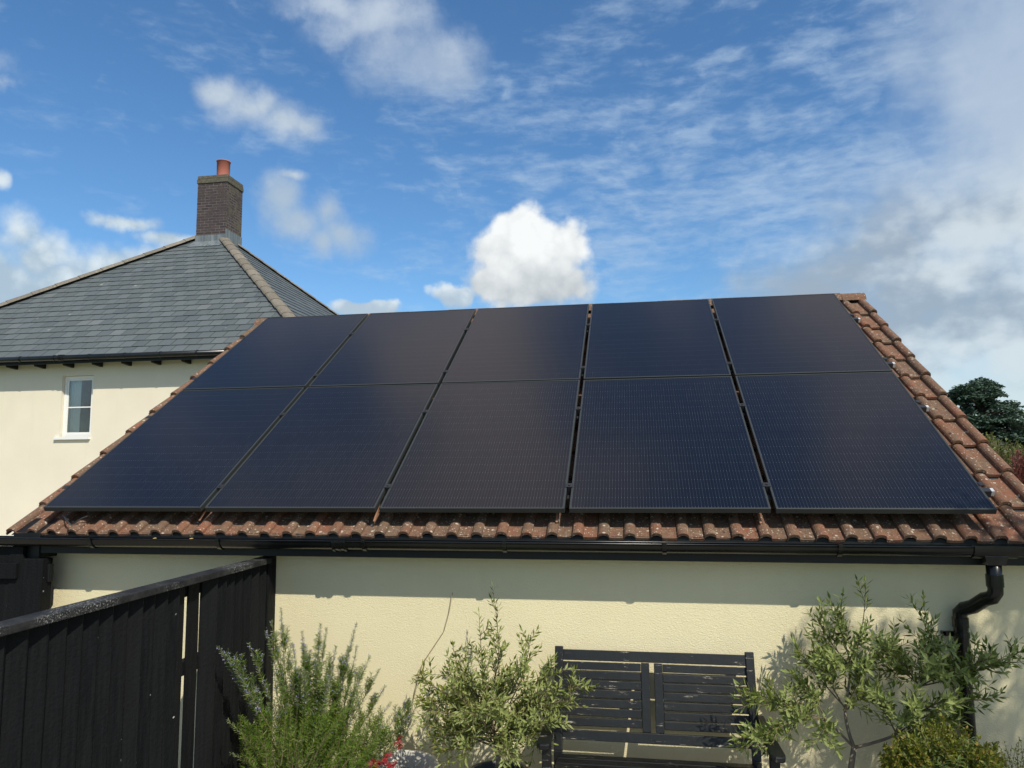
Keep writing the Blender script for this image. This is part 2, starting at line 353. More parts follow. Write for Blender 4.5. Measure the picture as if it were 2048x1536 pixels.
def f_brick(t, g, c, p):
    geo = t.n('ShaderNodeNewGeometry'); nn = t.n('ShaderNodeSeparateXYZ'); t.l(geo.outputs['Normal'], nn.inputs[0])
    sp = t.n('ShaderNodeSeparateXYZ'); t.l(g, sp.inputs[0])
    side = t.m('GREATER_THAN', t.m('ABSOLUTE', nn.outputs[0]), 0.7)
    u = t.m('ADD', t.m('MULTIPLY', sp.outputs[0], t.m('SUBTRACT', 1.0, side)), t.m('MULTIPLY', sp.outputs[1], side))
    cb = t.n('ShaderNodeCombineXYZ'); t.l(u, cb.inputs[0]); t.l(sp.outputs[2], cb.inputs[1])
    b = t.n('ShaderNodeTexBrick'); t.l(cb.outputs[0], b.inputs['Vector']); b.inputs['Scale'].default_value = 1.0
    b.inputs['Brick Width'].default_value = 0.225; b.inputs['Row Height'].default_value = 0.075; b.inputs['Mortar Size'].default_value = 0.006; b.inputs['Mortar Smooth'].default_value = 0.3
    b.inputs['Color1'].default_value = (0.050, 0.042, 0.048, 1); b.inputs['Color2'].default_value = (0.088, 0.066, 0.066, 1)
    b.inputs['Mortar'].default_value = (0.21, 0.19, 0.185, 1); b.inputs['Bias'].default_value = 0.0
    a = t.mix(t.rng(t.noise(g, 2.2, 5, .65), .46, .62, 0, .85), b.outputs[0], t.mix(t.noise(g, 30, 3), (0.045, 0.038, 0.045), (0.10, 0.08, 0.075)))
    # lichen on the weather side and near the top, in blotches
    li = t.rng(t.m('ADD', t.noise(g, 7, 6, .7), t.m('MULTIPLY', t.m('GREATER_THAN', nn.outputs[0], .7), .12)), .58, .70, 0, .8)
    a = t.mix(li, a, (0.13, 0.115, 0.082))
    bp = t.n('ShaderNodeBump'); bp.inputs['Strength'].default_value = .6; bp.inputs['Distance'].default_value = .01
    t.l(t.m('SUBTRACT', t.noise(g, 40, 4), t.m('MULTIPLY', b.outputs[1], 1.2)), bp.inputs['Height']); t.l(bp.outputs[0], p.inputs['Normal'])
    return a
M['brick'] = mat('dark chimney brick', (0.06, 0.05, 0.05), 0.9, 0, fn=f_brick, spec=0.15)
M['capstone'] = mat('lichened capping', (0.12, 0.11, 0.085), 0.95, 1.0, 30, var=.65, vscale=16, spec=.1)
M['pot'] = mat('terracotta chimney pot', (0.42, 0.15, 0.115), 0.8, 0.15, 30, var=.18, vscale=5, spec=.2)
def f_lead(t, g, c, p):
    st = t.noise(t.v('MULTIPLY', g, (14, 14, 1.2)), 1.0, 5, .6)
    return t.mix(t.rng(st, .38, .66), (0.10, 0.122, 0.135), (0.20, 0.23, 0.245))
M['lead'] = mat('weathered lead', (0.2, 0.22, 0.24), 0.6, 0.2, 30, fn=f_lead)
M['paving'] = mat('pale paving', (0.25, 0.225, 0.18), 0.9, 0.3, 30, var=.2, vscale=2)
M['grass'] = mat('lawn', (0.07, 0.11, 0.03), 0.95, 0.5, 40, var=.35, vscale=1.5)
M['whitepot'] = mat('whitewashed ribbed pot', (0.52, 0.50, 0.45), 0.8, 0.3, 40, var=.3, vscale=14)
M['greypot'] = mat('dark grey pot', (0.055, 0.058, 0.062), 0.5, 0.15, 40, var=.3, vscale=8)
M['soil'] = mat('potting soil', (0.05, 0.035, 0.025), 1.0, 1.0, 60, var=.4, vscale=30, spec=.1)
M['cable'] = mat('black cable', (0.03, 0.03, 0.033), 0.5, 0.05, 40)
M['bark'] = mat('grey brown bark', (0.21, 0.18, 0.14), 0.95, 0.5, 120, var=.3, vscale=25, spec=.15)
M['stem'] = mat('woody stem', (0.16, 0.13, 0.08), 0.9, 0.3, 120, var=.3, vscale=30, spec=.15)
M['drystem'] = mat('dry vine', (0.34, 0.27, 0.17), 0.9, 0.3, 120, var=.25, vscale=30, spec=.15)
M['darkbark'] = mat('dark bark', (0.07, 0.055, 0.045), 0.95, 0.5, 20, var=.3, vscale=6, spec=.1)

def leafmat(name, c0, c1, back=None, trans=0.35, rough=0.5, spec=0.35, extra=None):
    mt = bpy.data.materials.new(name); mt.use_nodes = True; t = NT(mt.node_tree)
    r = isl(t); g = t.n('ShaderNodeTexCoord').outputs['Object']
    a = t.mix(r, c0, c1)
    a = t.mix(t.rng(t.noise(g, 9, 3), .4, .7, 0, .5), a, tuple(x * .8 for x in c0))
    if extra: a = t.mix(t.m('GREATER_THAN', t.m('FRACT', t.m('MULTIPLY', r, 17.3)), 1 - extra[1]), a, extra[0])
    if back: a = t.mix(t.n('ShaderNodeNewGeometry').outputs['Backfacing'], a, back)
    p = t.n('ShaderNodeBsdfPrincipled'); t.l(a, p.inputs[0]); p.inputs['Roughness'].default_value = rough; p.inputs['Specular IOR Level'].default_value = spec
    tr = t.n('ShaderNodeBsdfTranslucent'); t.l(t.mix(1.0, a, (1.0, 1.15, 0.5), 'MULTIPLY'), tr.inputs[0])
    mx = t.n('ShaderNodeMixShader'); mx.inputs[0].default_value = trans; t.l(p.outputs[0], mx.inputs[1]); t.l(tr.outputs[0], mx.inputs[2])
    o = t.n('ShaderNodeOutputMaterial'); t.l(mx.outputs[0], o.inputs[0]); return mt
M['olive'] = leafmat('olive leaf', (0.050, 0.085, 0.012), (0.33, 0.36, 0.070), back=(0.29, 0.33, 0.11), trans=.30, rough=.42, extra=((0.27, 0.27, 0.07), .12))
M['olive2'] = leafmat('olive leaf deeper', (0.045, 0.085, 0.012), (0.27, 0.32, 0.055), back=(0.26, 0.31, 0.10), trans=.28, extra=((0.22, 0.25, 0.06), .12))
M['rosemary'] = leafmat('rosemary needle', (0.070, 0.140, 0.012), (0.195, 0.275, 0.035), trans=.34)
M['rosetop'] = leafmat('grey rosemary needle', (0.13, 0.185, 0.075), (0.23, 0.28, 0.13), trans=.25)
M['lavender'] = leafmat('lavender petal', (0.30, 0.29, 0.50), (0.44, 0.42, 0.66), trans=.3)
M['shrub'] = leafmat('small bright leaf', (0.11, 0.140, 0.018), (0.27, 0.27, 0.035), trans=.38, extra=((0.32, 0.20, 0.05), .06))
M['pieris'] = leafmat('glossy whorl leaf', (0.08, 0.13, 0.04), (0.20, 0.26, 0.10), trans=.2, rough=.3)
M['maple'] = leafmat('red maple leaf', (0.20, 0.014, 0.020), (0.36, 0.035, 0.040), trans=.3)
M['cedar'] = leafmat('dark conifer spray', (0.050, 0.088, 0.070), (0.095, 0.145, 0.110), trans=.15, rough=.8)  # distance haze put into the leaf colour, lighter and bluer
M['hedge'] = leafmat('yellow green hedge leaf', (0.10, 0.13, 0.03), (0.22, 0.24, 0.07), trans=.3)
M['redtwig'] = leafmat('red bronze leaf', (0.13, 0.035, 0.03), (0.24, 0.075, 0.055), trans=.25)
M['garden'] = leafmat('garden tree leaf', (0.06, 0.10, 0.025), (0.12, 0.17, 0.05), trans=.3)
M['dryleaf'] = leafmat('fallen yellow leaf', (0.55, 0.36, 0.14), (0.62, 0.45, 0.2), trans=.2)

mt = bpy.data.materials.new('window glass'); mt.use_nodes = True; t = NT(mt.node_tree)
gl = t.n('ShaderNodeBsdfGlossy'); gl.inputs['Roughness'].default_value = 0.02; tp = t.n('ShaderNodeBsdfTransparent'); fr = t.n('ShaderNodeFresnel'); fr.inputs[0].default_value = 1.5
mx = t.n('ShaderNodeMixShader'); t.l(fr.outputs[0], mx.inputs[0]); t.l(tp.outputs[0], mx.inputs[1]); t.l(gl.outputs[0], mx.inputs[2])
o = t.n('ShaderNodeOutputMaterial'); t.l(mx.outputs[0], o.inputs[0]); M['glass'] = mt

# ------------------------------------------------------------------ ground
g = MB().add([(-400, -60, 0), (400, -60, 0), (400, 800, 0), (-400, 800, 0)], [(0, 1, 2, 3)]).build('ground', M['grass']); tag(g, kind='structure')
g = MB().box((-4, -7, 0.004), (9, 0.146, 0.03)).build('patio', M['paving']); tag(g, kind='structure')  # unseen left part added to keep green lawn bounce off the wall

g = MB().box((-22, 4.6, 0.004), (6.5, 8.99, 0.03)).build('bounce_paving', M['paving']); tag(g, kind='structure')  # unseen paving added so no green lawn bounce reaches the house wall

# ------------------------------------------------------------------ garage
GW = 0.15; XL, XR = -0.257, 6.118
RS = 3.74                                   # slope length to the ridge
garage = thing('garage', 'low cream rendered garage with a clay tiled roof carrying the solar panels', 'garage', (2.9, GW, 0))
yr = SL(0, RS, -.15).y; zr = SL(0, RS, -.15).z
back = 2 * yr - GW
w = MB()
w.box((-0.12, GW, 0), (6.02, back, Z0 - 0.28))
zt = Z0 - 0.28
def gz(y): return SL(0, y / CA, -.17).z
zw = zr - 0.08
w.add([(-0.12, GW, zt), (-0.12, back, zt), (-0.12, yr, zw), (6.02, GW, zt), (6.02, back, zt), (6.02, yr, zw)], [(0, 2, 1), (3, 4, 5), (0, 3, 5, 2), (1, 2, 5, 4)])
w.build('wall', M['wall'], garage)
# roof tiles, each its own island
random.seed(3)
tb = MB()
prof = [(-0.0335, 0.0)] + [(-0.0335 * math.cos(math.pi * j / 8), 0.030 * math.sin(math.pi * j / 8) ** 0.8 + 0.002) for j in range(1, 8)] + [(0.0335, 0.0), (0.052, -0.0025), (0.098, -0.0025), (0.1145, 0.001)]
GAUGE = 0.338; S0 = -0.13
def tile_unit(xc, k, pf, dl=0.0):
    ds = random.uniform(-.0035, .0035); dd = random.uniform(-.0015, .0025) + dl; sk = random.uniform(-.004, .004)
    s0 = (S0 + k * GAUGE if k else -.100) + ds; s1 = min(S0 + (k + 1) * GAUGE + 0.05, RS - .01); th = 0.018
    D0 = -0.132 + dd; D1 = D0 - 0.030
    n = len(pf); vs = []
    for (px, h) in pf:
        s = s0 + sk * px / .1
        vs.append(SL(xc + px, s, D0 + h)); vs.append(SL(xc + px, s1, D1 + h)); vs.append(SL(xc + px, s, D0 + h - th)); vs.append(SL(xc + px, s + .05, D0 + h - th - .004))
    fs = []
    for j in range(n - 1):
        a = j * 4; b = a + 4
        fs += [(a, b, b + 1, a + 1), (a + 2, b + 2, b, a), (a + 3, b + 3, b + 2, a + 2)]
    e = (n - 1) * 4
    fs += [(0, 1, 3, 2), (e, e + 2, e + 3, e + 1)]
    tb.add(vs, fs)
NC = 11
for k in range(NC):
    for i in range(1, 43):
        xc = 6.085 - .15 * i
        pf = prof
        if i == 42:
            pf = [(XL - xc, -.004), (XL - xc, -0.002), (-.040, -.002)] + prof
        if xc < XL - .02: continue
        tile_unit(xc, k, pf)
    tile_unit(6.085, k, [(-.0335, 0.0)] + [(-0.0335 * math.cos(math.pi * j / 8), 0.033 * math.sin(math.pi * j / 8) ** .8 + .003) for j in range(1, 8)] + [(.0335, 0.004), (.034, -.05)], .003)
roof = tb.build('roof', M['tile'], garage)
rb = MB()
rb.add([SL(XL + .02, S0 + .04, -.158), SL(XR - .02, S0 + .04, -.158), SL(XR - .02, RS, -.168), SL(XL + .02, RS, -.168)], [(0, 1, 2, 3)])
rb.build('roof_underlay', M['dark'], roof)
a0, a1 = SL(XL, RS, -.13), SL(XR, RS, -.13)
yb = 2 * a0.y - SL(0, S0, -.13).y; zb = SL(0, S0, -.13).z
MB().add([a0, a1, (XR, yb, zb), (XL, yb, zb)], [(0, 1, 2, 3)]).build('rear_slope', M['tile'], roof)
# ridge tiles
rt = MB(); x = XL
apx = SL(0, RS, -.13)
i = 0
while x < XR - .02:
    x1 = min(x + 0.44, XR + 0.01); rad = .115 + random.uniform(-.002, .002) + (.004 if i % 2 else 0)
    vs = []; N = 9; dz = random.uniform(-.003, .003)
    for xx in (x + .003, x1 - .003):
        for rr in (rad, rad - .016):
            for j in range(N):
                a = R(8) + (math.pi - R(16)) * j / (N - 1)
                vs.append((xx, apx.y + rr * math.cos(a), apx.z - .080 + dz + rr * math.sin(a) * .92))
    fs = []
    for j in range(N - 1):
        fs += [(j, j + 1, 2 * N + j + 1, 2 * N + j), (j, N + j, N + j + 1, j + 1), (2 * N + j, 2 * N + j + 1, 3 * N + j + 1, 3 * N + j)]
    rt.add(vs, fs); x = x1; i += 1
rt.build('ridge', M['tile'], roof)
# fascia and soffit, box end
fz0, fz1 = Z0 - 0.296, Z0 - 0.16
MB().box((-0.17, -0.003, fz0), (6.09, 0.017, fz1)).build('fascia', M['fascia'], garage)
MB().box((-0.165, 0.018, fz0 + .012), (6.08, GW - .001, fz0 + .022)).build('soffit', M['fascia'], garage)
b = MB()
b.hexa([(-0.20, -0.012, fz0 - .035), (0.0, -0.012, fz0 - .035), (0.0, GW - .002, fz0 - .035), (-0.20, GW - .002, fz0 - .035), (-0.20, -0.012, fz1), (0.0, -0.012, fz1), (0.0, GW - .002, fz1 + .08), (-0.20, GW - .002, fz1 + .08)])
b.build('eaves_box', M['fascia'], garage, bevel=.004)
# gutter
GY, GZ, GR = -0.062, Z0 - 0.190, 0.056
gm = MB(); N = 12
for (x0, x1) in ((-0.9, 6.5),):
    vs = []
    for xx in (x0, x1):
        for rr in (GR, GR - .003):
            for j in range(N + 1):
                a = math.pi + math.pi * j / N; vs.append((xx, GY + rr * math.cos(a), GZ + rr * math.sin(a)))
    k = N + 1; fs = []
    for j in range(N):
        fs += [(j, j + 1, 2 * k + j + 1, 2 * k + j)[::-1], (k + j, k + j + 1, 3 * k + j + 1, 3 * k + j)]
    fs += [(0, 2 * k, 3 * k, k), (N, k + N, 3 * k + N, 2 * k + N)]
    gm.add(vs, fs)
gm.tube([(-.9, GY - GR, GZ), (6.5, GY - GR, GZ)], .0045, 8)
gm.tube([(-.9, GY + GR, GZ), (6.5, GY + GR, GZ)], .0045, 8)
gut = gm.build('gutter', M['plastic'], garage, smooth=True)
def band(m, x0, x1, r, lip=.006):
    vs = []; K = 14
    for xx in (x0, x1):
        for rr in (r, r - .006):
            for j in range(K + 1):
                a = math.pi - .12 + (math.pi + .24) * j / K; vs.append((xx, GY + rr * math.cos(a), GZ + rr * math.sin(a)))
    k = K + 1; fs = []
    for j in range(K):
        fs += [(j, 2 * k + j, 2 * k + j + 1, j + 1), (k + j, k + j + 1, 3 * k + j + 1, 3 * k + j), (j, j + 1, k + j + 1, k + j), (2 * k + j, 3 * k + j, 3 * k + j + 1, 2 * k + j + 1)]
    m.add(vs, fs)
for xx in (0.45, 1.33, 2.27, 3.12, 4.025, 4.95, 5.99):
    bm_ = MB(); band(bm_, xx - .012, xx + .012, GR + .007); bm_.box((xx - .012, GY + GR, GZ - .05), (xx + .012, -.004, GZ + .01))
    bm_.box((xx - .011, GY - GR - .012, GZ - .004), (xx + .011, GY - GR + .004, GZ + .008))
    bm_.build('gutter_bracket', M['plastic'], gut, smooth=False)
bm_ = MB(); band(bm_, 2.07, 2.16, GR + .006); band(bm_, 2.072, 2.084, GR + .012); band(bm_, 2.146, 2.158, GR + .012); band(bm_, 2.109, 2.12, GR + .009)
bm_.build('gutter_joint', M['plastic'], gut)
# downpipe
dp = MB()
pA = at(1987, 1130, GY); pB = at(1988, 1178, GY)
wY = GW - .055
pC = at(1919, 1216, wY); pD = at(1935, 1450, wY)
xk = pA.x
dp.tube([(xk, GY, GZ - .04), (xk, GY, pB.z + .01), (xk, GY, pB.z - .015), (xk - .012, GY + .012, pB.z - .045), (xk - .035, GY + .045, pB.z - .06),
         (pC.x + .05, wY - .05, pC.z + .018), (pC.x + .018, wY - .015, pC.z), (pC.x, wY, pC.z - .025), (pC.x, wY, pC.z - .06), (pC.x, wY, 0.03)], .037, 20)
pipe = dp.build('downpipe', M['plastic'], garage, smooth=True)
for ends in ([(xk, GY, pB.z + .075), (xk, GY, pB.z + .012)], [(pC.x, wY, pC.z - .05), (pC.x, wY, pC.z - .10)]):
    MB().tube(ends, .0412, 20).build('pipe_socket', M['plastic'], pipe)

ou = MB(); band(ou, xk - .11, xk + .11, GR + .007)
ou.hexa([(xk - .042, GY - .042, GZ - .095), (xk + .042, GY - .042, GZ - .095), (xk + .042, GY + .042, GZ - .095), (xk - .042, GY + .042, GZ - .095),
         (xk - .058, GY - .046, GZ - .045), (xk + .058, GY - .046, GZ - .045), (xk + .058, GY + .046, GZ - .045), (xk - .058, GY + .046, GZ - .045)])
ou.build('gutter_outlet', M['plastic'], gut, bevel=.006)
br = MB(); pz = at(1888, 1268, wY).z
br.tube([(pC.x, wY, pz - .014), (pC.x, wY, pz + .014)], .042, 20); br.box((pC.x - .085, wY + .012, pz - .013), (pC.x - .03, wY + .024, pz + .013)); br.box((pC.x - .085, wY + .012, pz - .008), (pC.x - .073, GW + .01, pz + .008))
br.build('pipe_bracket', M['plastic'], pipe)

# ------------------------------------------------------------------ solar panels
PW, PH, GX, GYP = 1.134, 1.7252, 0.02853, 0.02
ROT = Matrix.Rotation(PITCH, 4, 'X')
def make_panel():
    root = bpy.data.objects.new('solar_panel', None); COL.objects.link(root); root.empty_display_size = .1
    fr = MB(); b = .011; t0 = .032
    hw, hh = PW / 2, PH / 2
    fr.box((-hw, -hh, -t0), (hw, -hh + b, 0)); fr.box((-hw, hh - b, -t0), (hw, hh, 0))
    fr.box((-hw, -hh + b, -t0), (-hw + b, hh - b, 0)); fr.box((hw - b, -hh + b, -t0), (hw, hh - b, 0))
    f = fr.build('frame', M['pframe'], root, bevel=.0012)
    MB().box((-hw + b, -hh + b, -.009), (hw - b, hh - b, -.0025)).build('glass', M['cells'], root)
    MB().box((-hw + b, -hh + b, -.013), (hw - b, hh - b, -.0095)).build('backsheet', M['dark'], root)
    return root
proto = make_panel()
ordn = ['leftmost', 'second from left', 'middle', 'second from right', 'rightmost']
nb = {0: 'beside the slate roofed house', 4: 'beside the bare strip of clay verge tiles'}
for row in (0, 1):
    for i in range(5):
        o = proto if (row == 0 and i == 0) else copy_tree(proto)
        o.matrix_world = Matrix.Translation(SL(i * (PW + GX) + PW / 2, row * (PH + GYP) + PH / 2, random.uniform(-.001, .001))) @ ROT @ Matrix.Rotation(R(random.uniform(-.12, .12)), 4, 'X') @ Matrix.Rotation(R(random.uniform(-.12, .12)), 4, 'Y')
        lab = '%s black solar panel of the %s row' % (ordn[i], 'lower' if row == 0 else 'upper')
        if row == 0: lab += ' nearest the gutter'
        else: lab += ' along the ridge'
        tag(o, lab, 'solar panel', 'black solar panels in two rows on the garage roof')
# rails with clamps
rail_s = [0.235, 1.242, 1.955, 2.90]
rlab = ['lowest black mounting rail running under the lower panel row', 'black mounting rail under the upper part of the lower panel row',
        'black mounting rail under the lower part of the upper panel row', 'topmost black mounting rail under the panels near the ridge']
for s, lab in zip(rail_s, rlab):
    rt_ = thing('mounting_rail', lab, 'rail', SL(-.02, s, -.09), 'rails under the solar panels')
    MB().slab(-0.005, 5.85, s - .02, s + .02, -.075, -.034).build('rail', M['alu'], rt_)
    MB().slab(5.851, 5.868, s - .016, s + .016, -.068, -.036).build('end_cap', M['raw'], rt_)
    for i in range(4):
        xc = i * (PW + GX) + PW + GX / 2
        c = MB().slab(xc - .021, xc + .021, s - .020, s + .020, .001, .005); c.slab(xc - .009, xc + .009, s - .02, s + .02, -.034, .001)
        c.slab(xc - .006, xc + .006, s - .006, s + .006, .005, .010); c.build('clamp', M['alu'], rt_)
        c = MB().slab(xc - .010, xc + .010, s - .085, s - .05, -.10, -.035); c.slab(xc - .009, xc + .012, s - .085, s - .02, -.105, -.095); c.build('roof_hook', M['alu'], rt_)
    for xc in (5 * (PW + GX) - GX + .008, -.008):
        MB().slab(xc - .016 + (0.006 if xc > 1 else 0) - (.002 if xc < 1 else 0), xc + .016, s - .018, s + .018, .001, .005).build('clamp', M['alu'], rt_)
    if s < 1:
        for i in range(4):
            xc = (1.100, 2.275, 3.408, 4.572)[i]; lean = (.012, .004, .0, -.012)[i]
            MB().bar(SL(xc + lean, .125, -.055), SL(xc, -.004, -.098), .012, .0025, Vector((0, -SA, CA))).build('retaining_strap', M['rust'], rt_)
cab = MB(); pts = []
for i in range(13):
    u = i / 12; pts.append(SL(.085 + .25 * u + .02 * math.sin(u * 6), .03 - .085 * math.sin(math.pi * u), -.085 + .012 * math.sin(u * 9)))
cab.tube(pts, .0035, 6); cab.tube([p + Vector((.012, -.015 * math.sin(i * .5), -.008)) for i, p in enumerate(pts)][1:9], .003, 6)
tag(cab.build('cable', M['cable'], smooth=True), 'thin black cable looped over the eaves tiles under the leftmost panel', 'cable')

# ------------------------------------------------------------------ leaf and branch builders
def leaf(m, p, d, n, L, W, droop=.08, fold=.18):
    d = d.normalized(); s = d.cross(n)
    if s.length < 1e-4: s = d.orthogonal()
    s.normalize(); n = s.cross(d).normalized()
    a = p; t = p + d * L - n * droop * L; c = p + d * L * .52 - n * (fold * W)
    l = p + d * L * .45 + s * W / 2; r = p + d * L * .45 - s * W / 2
    m.add([a, l, t, r, c], [(0, 4, 1), (0, 3, 4), (1, 4, 2), (4, 3, 2)])
def needle(m, p, d, L, W):
    s = d.cross(Vector((random.uniform(-1, 1), random.uniform(-1, 1), random.uniform(-1, 1))))
    if s.length < 1e-3: return
    s.normalize(); s = s * W / 2
    m.add([p - s * .6, p + s * .6, p + d * L * .6 + s, p + d * L, p + d * L * .6 - s], [(0, 1, 2, 3, 4)])
def rv(a=1.0): return Vector((random.uniform(-a, a), random.uniform(-a, a), random.uniform(-a, a)))
def curve(a, b, bend, n=8):
    a, b = Vector(a), Vector(b); mid = (a + b) / 2 + Vector(bend); return [a * (1 - u) ** 2 + mid * 2 * u * (1 - u) + b * u ** 2 for u in [i / (n - 1) for i in range(n)]]
def walk(pts, step):
    out = []; acc = 0.0
    for i in range(len(pts) - 1):
        a, b = pts[i], pts[i + 1]; L = (b - a).length; d = (b - a) / max(L, 1e-6)
        while acc < L: out.append((a + d * acc, d)); acc += step
        acc -= L
    return out
def olive_shoot(fol, stm, pts, r0, start=.25, step=.02, L=.042, W=.010, dens=1.0, r1=.0008):
    n = len(pts); stm.tube(pts, [r0 + (r1 - r0) * i / (n - 1) for i in range(n)], 5)
    ws = walk(pts, step); k = len(ws); roll = random.uniform(0, 6.28)
    for i, (p, d) in enumerate(ws):
        if i / max(k, 1) < start or random.random() > dens: continue
        roll += math.pi / 2 + random.uniform(-.3, .3); o = d.orthogonal().normalized(); o = (Matrix.Rotation(roll, 3, d) @ o)
        for sg in (1, -1):
            if random.random() < .1: continue
            dd = (d * random.uniform(.55, 1.2) + o * sg + rv(.25) + Vector((0, 0, .12))).normalized()
            nn = (d - dd * d.dot(dd)) + rv(.35)
            leaf(fol, p, dd, nn, L * random.uniform(.65, 1.25), W * random.uniform(.75, 1.3), random.uniform(-.05, .16))
    leaf(fol, pts[-1], (pts[-1] - pts[-2]).normalized() + rv(.2), rv(1), L * .8, W * .8)
def limb(fol, stm, a, b, bend, r0, twigs=8, tl=(.08, .2), **kw):
    pts = curve(a, b, bend, 9); ln = (pts[-1] - pts[0]).length
    olive_shoot(fol, stm, pts, r0, start=kw.get('start', .45), step=.022, L=kw.get('L', .042), W=kw.get('W', .010), dens=.9, r1=.0012)
    for i in range(twigs):
        u = .22 + .74 * (i + random.random()) / twigs; j = min(int(u * 8), 7); p = pts[j].lerp(pts[j + 1], u * 8 - j); d = (pts[j + 1] - pts[j]).normalized()
        dd = (d * .9 + rv(.9) + Vector((0, 0, .25))).normalized(); l = random.uniform(*tl)
        q = curve(p, p + dd * l, rv(.02) + Vector((0, 0, -.01)), 5)
        if q[-1].y > GW - .03: 
            for z in q: z.y = min(z.y, GW - .03)
        olive_shoot(fol, stm, q, r0 * .42, start=.12, step=kw.get('step', .019), L=kw.get('L', .042), W=kw.get('W', .010))

# ------------------------------------------------------------------ olive tree left of the bench
def pot_mesh(c, r, h, wall=.02, taper=.72):
    return MB().lathe(c, [(r * taper * .98, 0), (r * taper, .004), (r * .97, h * .86), (r * 1.03, h * .88), (r * 1.04, h - .004), (r * 1.03, h), (r * 1.04 - wall, h), (r * 1.03 - wall, h - .01), (r * .93 - wall * .5, h * .8)], 40)
random.seed(11)
ob = at(997, 1560, -.25)
olive = thing('olive_tree', 'bushy silver green olive tree left of the black bench', 'tree', (ob.x, -.25, .0 + .25))
f_, s_, tr_ = MB(), MB(), MB()
top = at(990, 1470, -.25); b0 = Vector((ob.x, -.25, .28))
tr_.tube([b0, b0.lerp(top, .4) + Vector((.008, 0, 0)), top], [.016, .014, .012], 9)
tips = [((985, 1172), -.12, (.06, 0, .0)), ((958, 1225), -.2, (-.02, 0, 0)), ((905, 1290), -.15, (-.04, 0, 0)), ((835, 1352), -.12, (-.06, 0, .06)), ((842, 1400), -.3, (-.05, 0, .04)),
        ((852, 1450), -.4, (-.02, 0, .04)), ((880, 1500), -.45, (-.02, 0, .0)), ((1062, 1272), -.1, (.05, 0, 0)), ((1005, 1290), -.35, (0, 0, 0)), ((1112, 1345), -.15, (.03, 0, .05)),
        ((1178, 1372), -.35, (.02, 0, .09)), ((1150, 1400), -.42, (.0, 0, .07)), ((1105, 1445), -.5, (0, 0, .05)), ((1065, 1480), -.45, (.02, 0, .03)), ((965, 1320), -.42, (0, 0, 0)),
        ((925, 1345), -.4, (-.03, 0, 0)), ((1050, 1330), -.4, (.02, 0, .0)), ((1000, 1400), -.6, (0, -.05, .0)), ((945, 1430), -.55, (-.02, 0, .03)), ((910, 1400), -.1, (-.02, 0, .03)), ((1075, 1400), -.3, (0, 0, .03)),
        ((1010, 1345), -.2, (0, 0, 0)), ((890, 1345), -.3, (-.02, 0, .03)), ((960, 1380), -.3, (0, 0, 0)), ((905, 1455), -.25, (-.02, 0, .02)), ((1045, 1440), -.2, (0, 0, .03)), ((870, 1470), -.15, (-.03, 0, .06)), ((925, 1510), -.5, (-.02, 0, .05)), ((1085, 1500), -.35, (.02, 0, .05)), ((1120, 1410), -.2, (.02, 0, .05)), ((860, 1420), -.45, (-.03, 0, .05)), ((930, 1470), -.1, (0, 0, .04)), ((1015, 1500), -.55, (0, 0, .05)), ((900, 1375), -.5, (-.02, 0, .05)), ((1030, 1500), -.4, (0, 0, .03))]
for (px, py), Y, bend in tips:
    e = at(px, py, Y); st = top + rv(.02) + Vector((0, 0, random.uniform(-.06, .1)))
    limb(f_, s_, st, e, Vector(bend) + rv(.03), .0055, twigs=15 if py > 1260 else 5, tl=(.05, .14), start=.4, L=.046, W=.0125)
tr_.build('trunk', M['bark'], olive, smooth=True); s_.build('branch', M['stem'], olive); f_.build('foliage', M['olive'], olive)
pm = pot_mesh((ob.x, -.25, .03), .165, .275).build('plant_pot', M['greypot'], smooth=True)
tag(pm, 'dark grey round pot holding the olive tree left of the bench', 'plant pot')
MB().lathe((ob.x, -.25, .03), [(.0, .24), (.15, .235)], 24).build('soil', M['soil'], pm)

# ------------------------------------------------------------------ olive tree right of the bench
random.seed(23)
f_, s_, tr_ = MB(), MB(), MB()
o2 = at(1703, 1560, -.2); olive2 = thing('olive_tree', 'sprawling open branched olive tree between the bench and the downpipe', 'tree', (o2.x, -.2, .03))
fk = at(1708, 1495, -.2)
tr_.tube([(o2.x, -.2, .03), (o2.x - .005, -.2, .2), at(1702, 1536, -.2), fk], [.022, .018, .015, .013], 9)
hubs = {'a': (at(1690, 1420, -.15), (-.01, 0, 0), .009), 'b': (at(1790, 1470, -.25), (0, 0, -.02), .009), 'c': (at(1655, 1440, -.2), (-.03, 0, -.02), .007), 'd': (at(1700, 1330, -.1), (.02, 0, .02), .007), 'e': (at(1840, 1370, -.15), (0, 0, .02), .006)}
def link(a, b, bend, r): tr_.tube(curve(a, b, bend, 7), [r * (1 - .05 * i) for i in range(7)], 7)
link(fk, hubs['a'][0], (-.02, 0, .01), .010); link(fk, hubs['b'][0], (.03, 0, .0), .009); link(fk, hubs['c'][0], (-.02, 0, .02), .007)
link(hubs['a'][0], hubs['d'][0], (.01, 0, 0), .007); link(hubs['b'][0], hubs['e'][0], (.0, 0, .03), .006)
